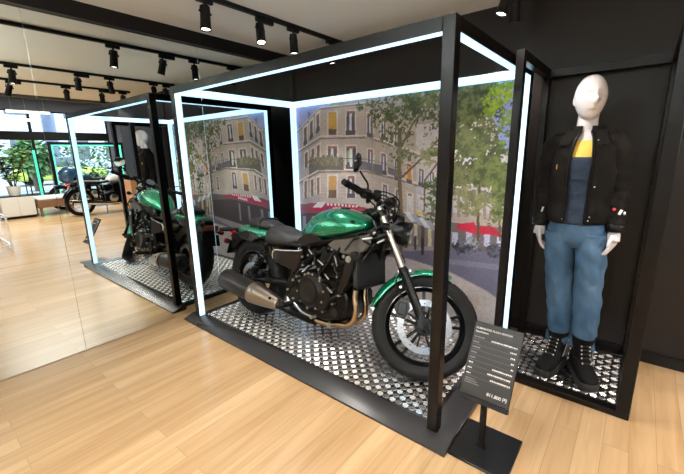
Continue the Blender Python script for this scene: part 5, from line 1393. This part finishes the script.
# added, unseen ceiling panels that fill the room with light
def ceiling_fill(x, y, sx, sy, z, label, p):
    t = thing('ceiling_fill_light', (x, y, z), label, 'ceiling light', 'added fill lights on the ceiling')
    m_ = MB(); m_.bx(-sx / 2 - .02, sx / 2 + .02, -sy / 2 - .02, sy / 2 + .02, -.03, -.001, .003); m_.build('housing', 'white', t)
    m_ = MB(); m_.bx(-sx / 2, sx / 2, -sy / 2, sy / 2, -.034, -.0305); m_.build('diffuser', 'fill_panel', t, smooth=0)
    ld = bpy.data.lights.new('fill_panel', 'AREA'); ld.shape = 'RECTANGLE'; ld.size = sx; ld.size_y = sy; ld.energy = p; ld.color = WARM
    lo = bpy.data.objects.new('fill_panel', ld); COL.objects.link(lo); lo.parent = t; lo.location = (0, 0, -.04)
def up_down_fill(x, y, label, p):
    # invented hanging lamp, out of view, added to brighten the ceiling
    t = thing('fill_lamp', (x, y, 1.86), label, 'pendant lamp', 'added fill lamps behind the visitor')
    MB().bx(-.6, .6, -.05, .05, -.03, .03, .004).build('housing', 'white', t)
    MB().bx(-.58, .58, -.04, .04, -.034, -.0305).build('diffuser', 'fill_panel', t, smooth=0); MB().bx(-.58, .58, -.04, .04, .0305, .034).build('diffuser', 'fill_panel', t, smooth=0)
    for q in (-.5, .5): MB().cyl((q, 0, .03), (q, 0, ZC - 1.86 - .001), .003, n=6).build('wire', 'steel', t)
    for up, col, k in ((False, WARM, 0.30), (True, UPCOL, UP_RATIO)):
        ld = bpy.data.lights.new('fill_glow', 'AREA'); ld.shape = 'RECTANGLE'; ld.size = 1.16; ld.size_y = .08; ld.energy = p * k; ld.color = col
        lo = bpy.data.objects.new('fill_glow', ld); COL.objects.link(lo); lo.parent = t; lo.location = (0, 0, .04 if up else -.04); lo.rotation_euler = (PI if up else 0, 0, 0)
up_down_fill(1.5, -2.3, 'added fill lamp behind the visitor beside the mirror', FILL_POWER)
up_down_fill(3.6, -2.5, 'added fill lamp behind the visitor away from the mirror', FILL_POWER)
ceiling_fill(6.5, 0.2, .3, 1.6, ZH, 'added ceiling fill light over the parked motorcycles', FILL_POWER * 2.6)
ceiling_fill(9.0, 2.6, .3, 1.6, ZH, 'added ceiling fill light near the shop window', FILL_POWER * 2.0)
# ------------------------------------------------------------------ far end of the shop, seen in the mirror
def spoked_bike(name, loc, rz, label, tank_m, body_m, front=False, scale=1.0):
    t = thing(name, loc, label, 'motorcycle', rot=(0, -0, rz))
    W = 1.40
    for nm, x, hw in (('rear_wheel', 0, .060), ('front_wheel', W, .050)):
        m_ = MB(); ring_wall(m_, [(-.02, .245), (-.02, .225), (.02, .225), (.02, .245)], (x, 0, .32), 40); m_.lathe([(-.06, .01), (-.06, .04), (.06, .04), (.06, .01)], (x, 0, .32), (0, 1, 0), 20, True)
        for k in range(18): a = 2 * PI * k / 18; m_.cyl((x + .03 * math.cos(a + .5), .03 if k % 2 else -.03, .32 + .03 * math.sin(a + .5)), (x + .228 * math.cos(a), 0, .32 + .228 * math.sin(a)), .0025, n=5)
        w = m_.build(nm, 'steel', t)
        tyre(None, (x, 0, .32), .32, .238, hw, 48).build('tyre', 'rubber', w)
    m_ = MB(); keyloft(m_, [(.62, .03, .80, .76), (.68, .10, .88, .74), (.85, .14, .93, .74), (1.0, .13, .92, .77), (1.08, .04, .88, .82)], 20, 4); m_.build('fuel_tank', tank_m, t, smooth=80)
    m_ = MB(); keyloft(m_, [(-.12, .06, .80, .74), (-.02, .11, .83, .74), (.25, .12, .81, .73), (.50, .11, .79, .72), (.66, .07, .81, .74)], 20, 4, 2.8); m_.build('seat', 'leather', t, smooth=80)
    m_ = MB(); m_.prism([(.50, .24), (.50, .46), (.66, .50), (.92, .46), (.96, .28), (.80, .20)], -.14, .14, shrink=.06); m_.box((.82, 0, .60), (.20, .24, .26), .02)
    for k in range(7): m_.box((.82, 0, .50 + k * .032), (.25, .28, .008))
    e = m_.build('engine', 'engine', t)
    for s in (-1, 1):
        m_ = MB(); m_.lathe([(0, .10), (.03, .095), (.045, .07), (.05, .001)], (.68, s * .14, .36), (0, s, 0), 28); m_.build('engine_cover', 'steel', e)
    m_ = MB(); m_.box((.58, 0, .62), (.24, .22, .14), .03); m_.build('side_box', body_m, t)
    m_ = MB()
    for s in (-1, 1):
        m_.tube([(1.08, s * .03, .80), (.95, s * .10, .55), (.85, s * .13, .22), (.50, s * .13, .25), (.46, s * .12, .40), (.40, s * .11, .72), (-.10, s * .09, .74)], .016, 10, 4)
        m_.tube([(.48, s * .11, .36), (0, s * .10, .32)], .02, 10); m_.tube([(.02, s * .12, .34), (.14, s * .11, .70)], .022, 10)
    m_.build('frame', 'black_satin', t)
    for s in (-1, 1):
        m_ = MB(); m_.tube([(W, s * .09, .32), (W - .20, s * .09, .68)], .026, 12); m_.tube([(W - .20, s * .09, .68), (W - .35, s * .09, .97)], .019, 12); m_.build('fork_leg', 'steel', t)
        m_ = MB(); m_.tube([(.92, s * .08, .62), (1.04, s * .10, .50), (1.0, s * .13, .26), (.70, s * .17, .24), (.30, s * .18, .28), (-.22, s * .19, .34)], [.02, .02, .022, .03, .045, .045], 14, 4); m_.build('exhaust_pipe', 'chrome', t)
    for nm, cx, a0, a1, ro in (('front_fender', W, 150, 60, .345), ('rear_fender', 0, 160, 45, .365)):
        m_ = MB(); vs = []
        for i in range(21):
            a = R(a0 + (a1 - a0) * i / 20)
            for j in range(8):
                u = -1 + j / 3.5; r = ro - .02 * u * u; vs.append((cx + r * math.cos(a), u * .07, .32 + r * math.sin(a)))
        m_.add(vs, [(i * 8 + j, i * 8 + j + 1, i * 8 + j + 9, i * 8 + j + 8) for i in range(20) for j in range(7)]); m_.build(nm, body_m, t, smooth=60, solid=.003)
    m_ = MB(); m_.tube([(.90, -.38, 1.06), (1.0, -.22, 1.08), (1.05, -.08, 1.0), (1.05, .08, 1.0), (1.0, .22, 1.08), (.90, .38, 1.06)], .012, 10, 5)
    hb_ = m_.build('handlebar', 'black_satin', t)
    for s in (-1, 1):
        m_ = MB(); m_.cyl((.89, s * .40, 1.06), (.94, s * .30, 1.072), .018, n=12); m_.build('grip', 'rubber', hb_)
        m_ = MB(); m_.tube([(1.0, s * .22, 1.08), (1.03, s * .30, 1.20)], .005, 8); m_.lathe([(-.012, .01), (-.006, .05), (.006, .055), (.008, .001)], (1.03, s * .32, 1.23), (-1, 0, 0), 20); m_.build('rear_view_mirror', 'black_gloss', hb_)
    m_ = MB(); m_.lathe([(-.10, .02), (-.07, .06), (0, .085), (.03, .088), (.03, .08), (.045, .05), (.05, .001)], (1.20, 0, .90), (1, 0, 0), 28); m_.build('headlight', 'chrome', t)
    m_ = MB(); m_.box((-.20, 0, .74), (.07, .12, .06), .015); m_.build('tail_light', 'red_lens', t)
    m_ = MB(); m_.tube([(.50, .14, .28), (.42, .30, .02)], .012, 8); m_.build('side_stand', 'black_satin', t)
    if front:
        m_ = MB(); keyloft(m_, [(1.0, .10, 1.04, .70), (1.10, .19, 1.12, .62), (1.26, .16, 1.10, .66), (1.40, .06, .98, .76)], 22, 4, 2.6); m_.build('fairing', body_m, t, smooth=70)
        m_ = MB(); m_.loft([[(1.12, y, 1.08 - abs(y) * .3) for y in (-.14, -.07, 0, .07, .14)], [(1.02, y * .8, 1.32 - abs(y) * .6) for y in (-.14, -.07, 0, .07, .14)]], caps=False, closed=False); m_.build('windscreen', 'glass', t, solid=.004)
        for s in (-1, 1): m_ = MB(); m_.prism([(.86, .50), (.90, .86), (1.08, .92), (1.20, .70), (1.05, .46)], s * .17, s * .20, shrink=.05); m_.build('side_fairing', 'black_gloss', t)
    return t
spoked_bike('motorcycle', (7.2, 1.30, .002), R(84), 'dark retro motorcycle with wire wheels parked side on towards the shop window', 'pale_tank', 'black_gloss')
spoked_bike('motorcycle', (9.05, 2.75, .002), R(-98), 'blue faired motorcycle standing behind the dark retro one', 'blue', 'blue', True)

# planter cabinet with rail and plant
cb = thing('cabinet', (8.25, .32, 0), 'low pale grey cabinet carrying the leafy potted plant near the window', 'cabinet')
m_ = MB(); m_.bx(-.25, .25, -.30, .30, .06, .50, .004); m_.build('body', 'cabinet', cb)
for y0, y1 in ((-.296, -.01), (.01, .296)):
    m_ = MB(); m_.bx(-.262, -.2505, y0, y1, .07, .49, .002); m_.build('door', 'cabinet', cb)
m_ = MB(); m_.bx(-.23, .23, -.28, .28, 0, .06); m_.build('plinth', 'trim', cb)
m_ = MB(); m_.bx(-.25, .25, -.30, .30, .50, .52); m_.build('top', 'trim', cb)
m_ = MB()
for y in (-.29, .29):
    for x in (-.24, .24): m_.bx(x - .01, x + .01, y - .01, y + .01, .52, 1.14)
for x in (-.24, .24): m_.bx(x - .01, x + .01, -.30, .30, 1.12, 1.14)
for y in (-.29, .29): m_.bx(-.23, .23, y - .01, y + .01, 1.12, 1.14)
m_.build('rail', 'trim', cb)
pl_ = thing('potted_plant', (8.25, .34, .521), 'tall leafy green potted plant growing up through the cabinet rail', 'plant')
m_ = MB(); m_.lathe([(0, .001), (0, .10), (.20, .13), (.21, .13), (.21, .115), (.18, .11)], (0, 0, 0), (0, 0, 1), 28); m_.build('pot', 'cabinet', pl_)
m_ = MB(); m_.lathe([(.17, .112), (.175, .001)], (0, 0, 0), (0, 0, 1), 20); m_.build('soil', 'soil', pl_)
rnd = random.Random(5); stems = MB(); lv = MB()
def leaf_at(mb, p, d, L, w):
    d = d.normalized(); u = d.cross(Vector((rnd.uniform(-.3, .3), rnd.uniform(-.3, .3), 1))).normalized(); n = u.cross(d)
    mb.add([p, p + d * L * .35 + u * w, p + d * L * .75 + u * w * .7 - n * L * .05, p + d * L - n * L * .18, p + d * L * .75 - u * w * .7 - n * L * .05, p + d * L * .35 - u * w, p + d * L * .5 + n * L * .04], [(0, 1, 6), (1, 2, 6), (2, 3, 6), (3, 4, 6), (4, 5, 6), (5, 0, 6)])
for k in range(9):
    a = rnd.uniform(0, 6.28); top = Vector((math.cos(a) * rnd.uniform(.1, .42), math.sin(a) * rnd.uniform(.1, .42), rnd.uniform(.75, 1.22)))
    base = Vector((math.cos(a) * .03, math.sin(a) * .03, .17)); mid = (base + top) / 2 + Vector((0, 0, .08)); P = crspline([base, mid, top], 8)
    stems.tube(P, [.010, .004], 7)
    for i, p in enumerate(P[3:]):
        for q in range(3):
            aa = rnd.uniform(0, 6.28); leaf_at(lv, p, Vector((math.cos(aa), math.sin(aa), rnd.uniform(-.2, .6))), rnd.uniform(.10, .17), rnd.uniform(.03, .05))
stems.build('stem', 'bark', pl_); lv.build('foliage', 'leaf', pl_, smooth=0)
bn = thing('bench', (8.25, 1.02, 0), 'low brown wooden bench with pale cushion between cabinet and window', 'bench')
m_ = MB(); m_.bx(-.30, .30, -.36, .36, .20, .36, .006); m_.build('seat_frame', 'bench_wood', bn)
m_ = MB(); m_.bx(-.29, .29, -.35, .35, .362, .45, .03); m_.build('cushion', 'cushion', bn)
for x in (-.26, .26):
    for y in (-.31, .31): MB().bx(x - .025, x + .025, y - .025, y + .025, 0, .20, .003).build('leg', 'bench_wood', bn)
# green lit frame at the window
gf = thing('lit_display_arch', (10.4, 2.6, 0), 'tall black frame lined with green light strips near the window', 'display frame')
def gl(mb): return local(gf, mb)
for y in (1.60, 3.52): gl(MB().bx(10.36, 10.44, y, y + .08, 0, 1.80, .003)).build('post', 'trim', gf)
gl(MB().bx(10.36, 10.44, 1.68, 3.52, 1.72, 1.80, .003)).build('beam', 'trim', gf)
for a, b_ in ((1.682, 1.715), (3.485, 3.518)): gl(MB().bx(10.365, 10.435, a, b_, .05, 1.685)).build('light_strip', 'green_led', gf, smooth=0)
gl(MB().bx(10.365, 10.435, 1.682, 3.518, 1.688, 1.718)).build('light_strip', 'green_led', gf, smooth=0)
gp = thing('lit_display_post', (10.9, 1.36, 0), 'thin upright post with a green light strip beside the lit frame', 'display frame')
MB().bx(-.04, .04, -.04, .04, 0, 1.62, .003).build('post', 'trim', gp)
MB().bx(-.045, -.041, -.03, .03, .15, 1.58).build('light_strip', 'green_led', gp, smooth=0)
# pendant tubes
for (y0, y1, z, lb) in ((.95, 1.93, 2.64, 'higher white tube pendant lamp hanging before the window'), (.45, 1.45, 2.40, 'lower white tube pendant lamp hanging before the window')):
    t = thing('pendant_lamp', (10.9 if z > 2.5 else 10.65, (y0 + y1) / 2, z), lb, 'pendant lamp', 'white tube pendant lamps')
    h_ = (y1 - y0) / 2
    m_ = MB(); m_.tube([(0, -h_, 0), (0, h_, 0)], .038, 18); m_.build('tube', 'tube', t)
    for y in (-h_ * .75, h_ * .75): m_ = MB(); m_.cyl((0, y, .036), (0, y, ZH - z - .001), .004, n=6); m_.build('wire', 'steel', t)
# wooden plinth at the end of the dark wall, low display table
wp = thing('wooden_pedestal', (4.16, 1.32, 0), 'orange oak pedestal standing against the dark wall past the mannequin', 'pedestal')
MB().bx(-.16, .16, -.09, .09, .04, .92, .002).build('body', 'plinth_wood', wp)
MB().bx(-.15, .15, -.08, .08, 0, .04).build('plinth', 'trim', wp); MB().bx(-.165, .165, -.095, .095, .92, .94, .002).build('top', 'plinth_wood', wp)
dt = thing('display_table', (4.75, -.72, 0), 'white framed low display table with glass top at the mirror edge', 'table')
for x in (-.45, .45):
    for y in (-.28, .28): MB().bx(x - .012, x + .012, y - .012, y + .012, 0, .50, .001).build('leg', 'white', dt)
m_ = MB()
for z in (.06, .50):
    for y in (-.28, .28): m_.bx(-.45, .45, y - .012, y + .012, z, z + .02)
    for x in (-.45, .45): m_.bx(x - .012, x + .012, -.27, .27, z, z + .02)
m_.build('rail', 'white', dt)
MB().bx(-.47, .47, -.30, .30, .521, .529).build('table_top', 'glass', dt, smooth=0)

# ------------------------------------------------------------------ outside the shop window
st_ = MB().bx(XW + .12, 40, -25, 40, -.2, -.05).build('street', 'asphalt', smooth=0); struct(st_)
def building(x, y0, y1, h, label, m):
    t = thing('building', (x, (y0 + y1) / 2, -.05), label, 'building')
    w = (y1 - y0) / 2
    MB().bx(0, 6, -w, w, 0, h).build('wall', m, t, smooth=0)
    n = int((y1 - y0) / 2.4)
    for i in range(n):
        for z in np.arange(1.2, h - 2, 3.0):
            y = -w + (i + .5) * (2 * w / n); z = float(z)
            f = MB(); f.bx(-.06, .0, y - .75, y + .75, z - .05, z + 1.65); fr = f.build('window', 'white', t, smooth=0)
            MB().bx(-.09, -.062, y - .66, y + .66, z + .04, z + 1.56).build('pane', 'dark_glass', fr, smooth=0)
building(30, -12, 6, 10, 'pale building across the street beyond the window, first block', 'facade')
building(31, 7, 24, 13, 'taller pale building across the street beyond the window', 'facade')
def tree(x, y, h, r, label):
    t = thing('tree', (x, y, -.05), label, 'tree', 'street trees outside the window')
    MB().tube([(0, 0, 0), (.05, 0, h * .4), (0, .05, h * .7)], [.14, .10, .05], 10, 3).build('trunk', 'bark', t)
    c = MB()
    for k in range(420):
        a, q = rnd.uniform(0, 6.28), rnd.random() ** .5; el = rnd.uniform(-1, 1)
        p = Vector((r * q * math.cos(a) * math.sqrt(1 - el * el * .8), r * q * math.sin(a) * math.sqrt(1 - el * el * .8), h * .68 + el * r * .95))
        leaf_at(c, p, Vector((rnd.uniform(-1, 1), rnd.uniform(-1, 1), rnd.uniform(-.6, .6))), rnd.uniform(.35, .6), rnd.uniform(.12, .2))
    c.build('crown', 'tree_leaf', t, smooth=0)
for (x, y, h, r, lb) in ((17.5, 2.6, 2.1, .62, 'small leafy street tree seen through the green lit frame'), (18.6, -6.0, 2.2, .65, 'leafy street tree outside the window past the pendant lamps'), (19.0, 7.6, 2.8, .8, 'larger street tree behind the window pillar')): tree(x, y, h, r, lb)
hd2 = MB()
for k in range(900):
    leaf_at(hd2, Vector((rnd.uniform(15.6, 16.2), rnd.uniform(3.2, 5.2), rnd.uniform(0, 1.9))), Vector((rnd.uniform(-1, 1), rnd.uniform(-1, 1), rnd.uniform(-.3, .8))), rnd.uniform(.12, .2), .06)
tag(hd2.build('hedge', 'tree_leaf', smooth=0), 'upright clipped hedge outside the window behind the green lit frame', 'hedge')
# parked cars
def car(x, y, label, m):
    t = thing('car', (x, y, -.05), label, 'car')
    b_ = MB(); keyc = [(-2.1, .72, .75, .30), (-2.0, .82, .88, .24), (-1.2, .86, .92, .22), (0, .87, .95, .22), (1.2, .86, .90, .22), (1.95, .80, .78, .24), (2.1, .70, .66, .32)]
    keyloft(b_, keyc, 24, 4, 5); b_.v = [(y_, x_, z_) for x_, y_, z_ in b_.v]; b_.build('body', m, t, smooth=50)
    b_ = MB(); keyloft(b_, [(-1.9, .60, .95, .85), (-1.3, .68, 1.42, .85), (.2, .70, 1.46, .85), (.7, .68, 1.30, .85), (1.2, .60, .95, .85)], 20, 4, 5); b_.v = [(y_, x_, z_) for x_, y_, z_ in b_.v]; b_.build('cabin', 'dark_glass', t, smooth=50)
    for yy in (-1.3, 1.3):
        for xx in (-.80, .80): m_ = MB(); m_.lathe([(-.1, .001), (-.1, .30), (.1, .30), (.1, .001)], (xx, yy, .30), (1, 0, 0), 24); m_.build('wheel', 'rubber', t)
car(23.5, -1.0, 'white car parked across the street beyond the window', 'white')
car(22.0, 4.6, 'yellow green car parked behind the small street tree', 'yellow_car')
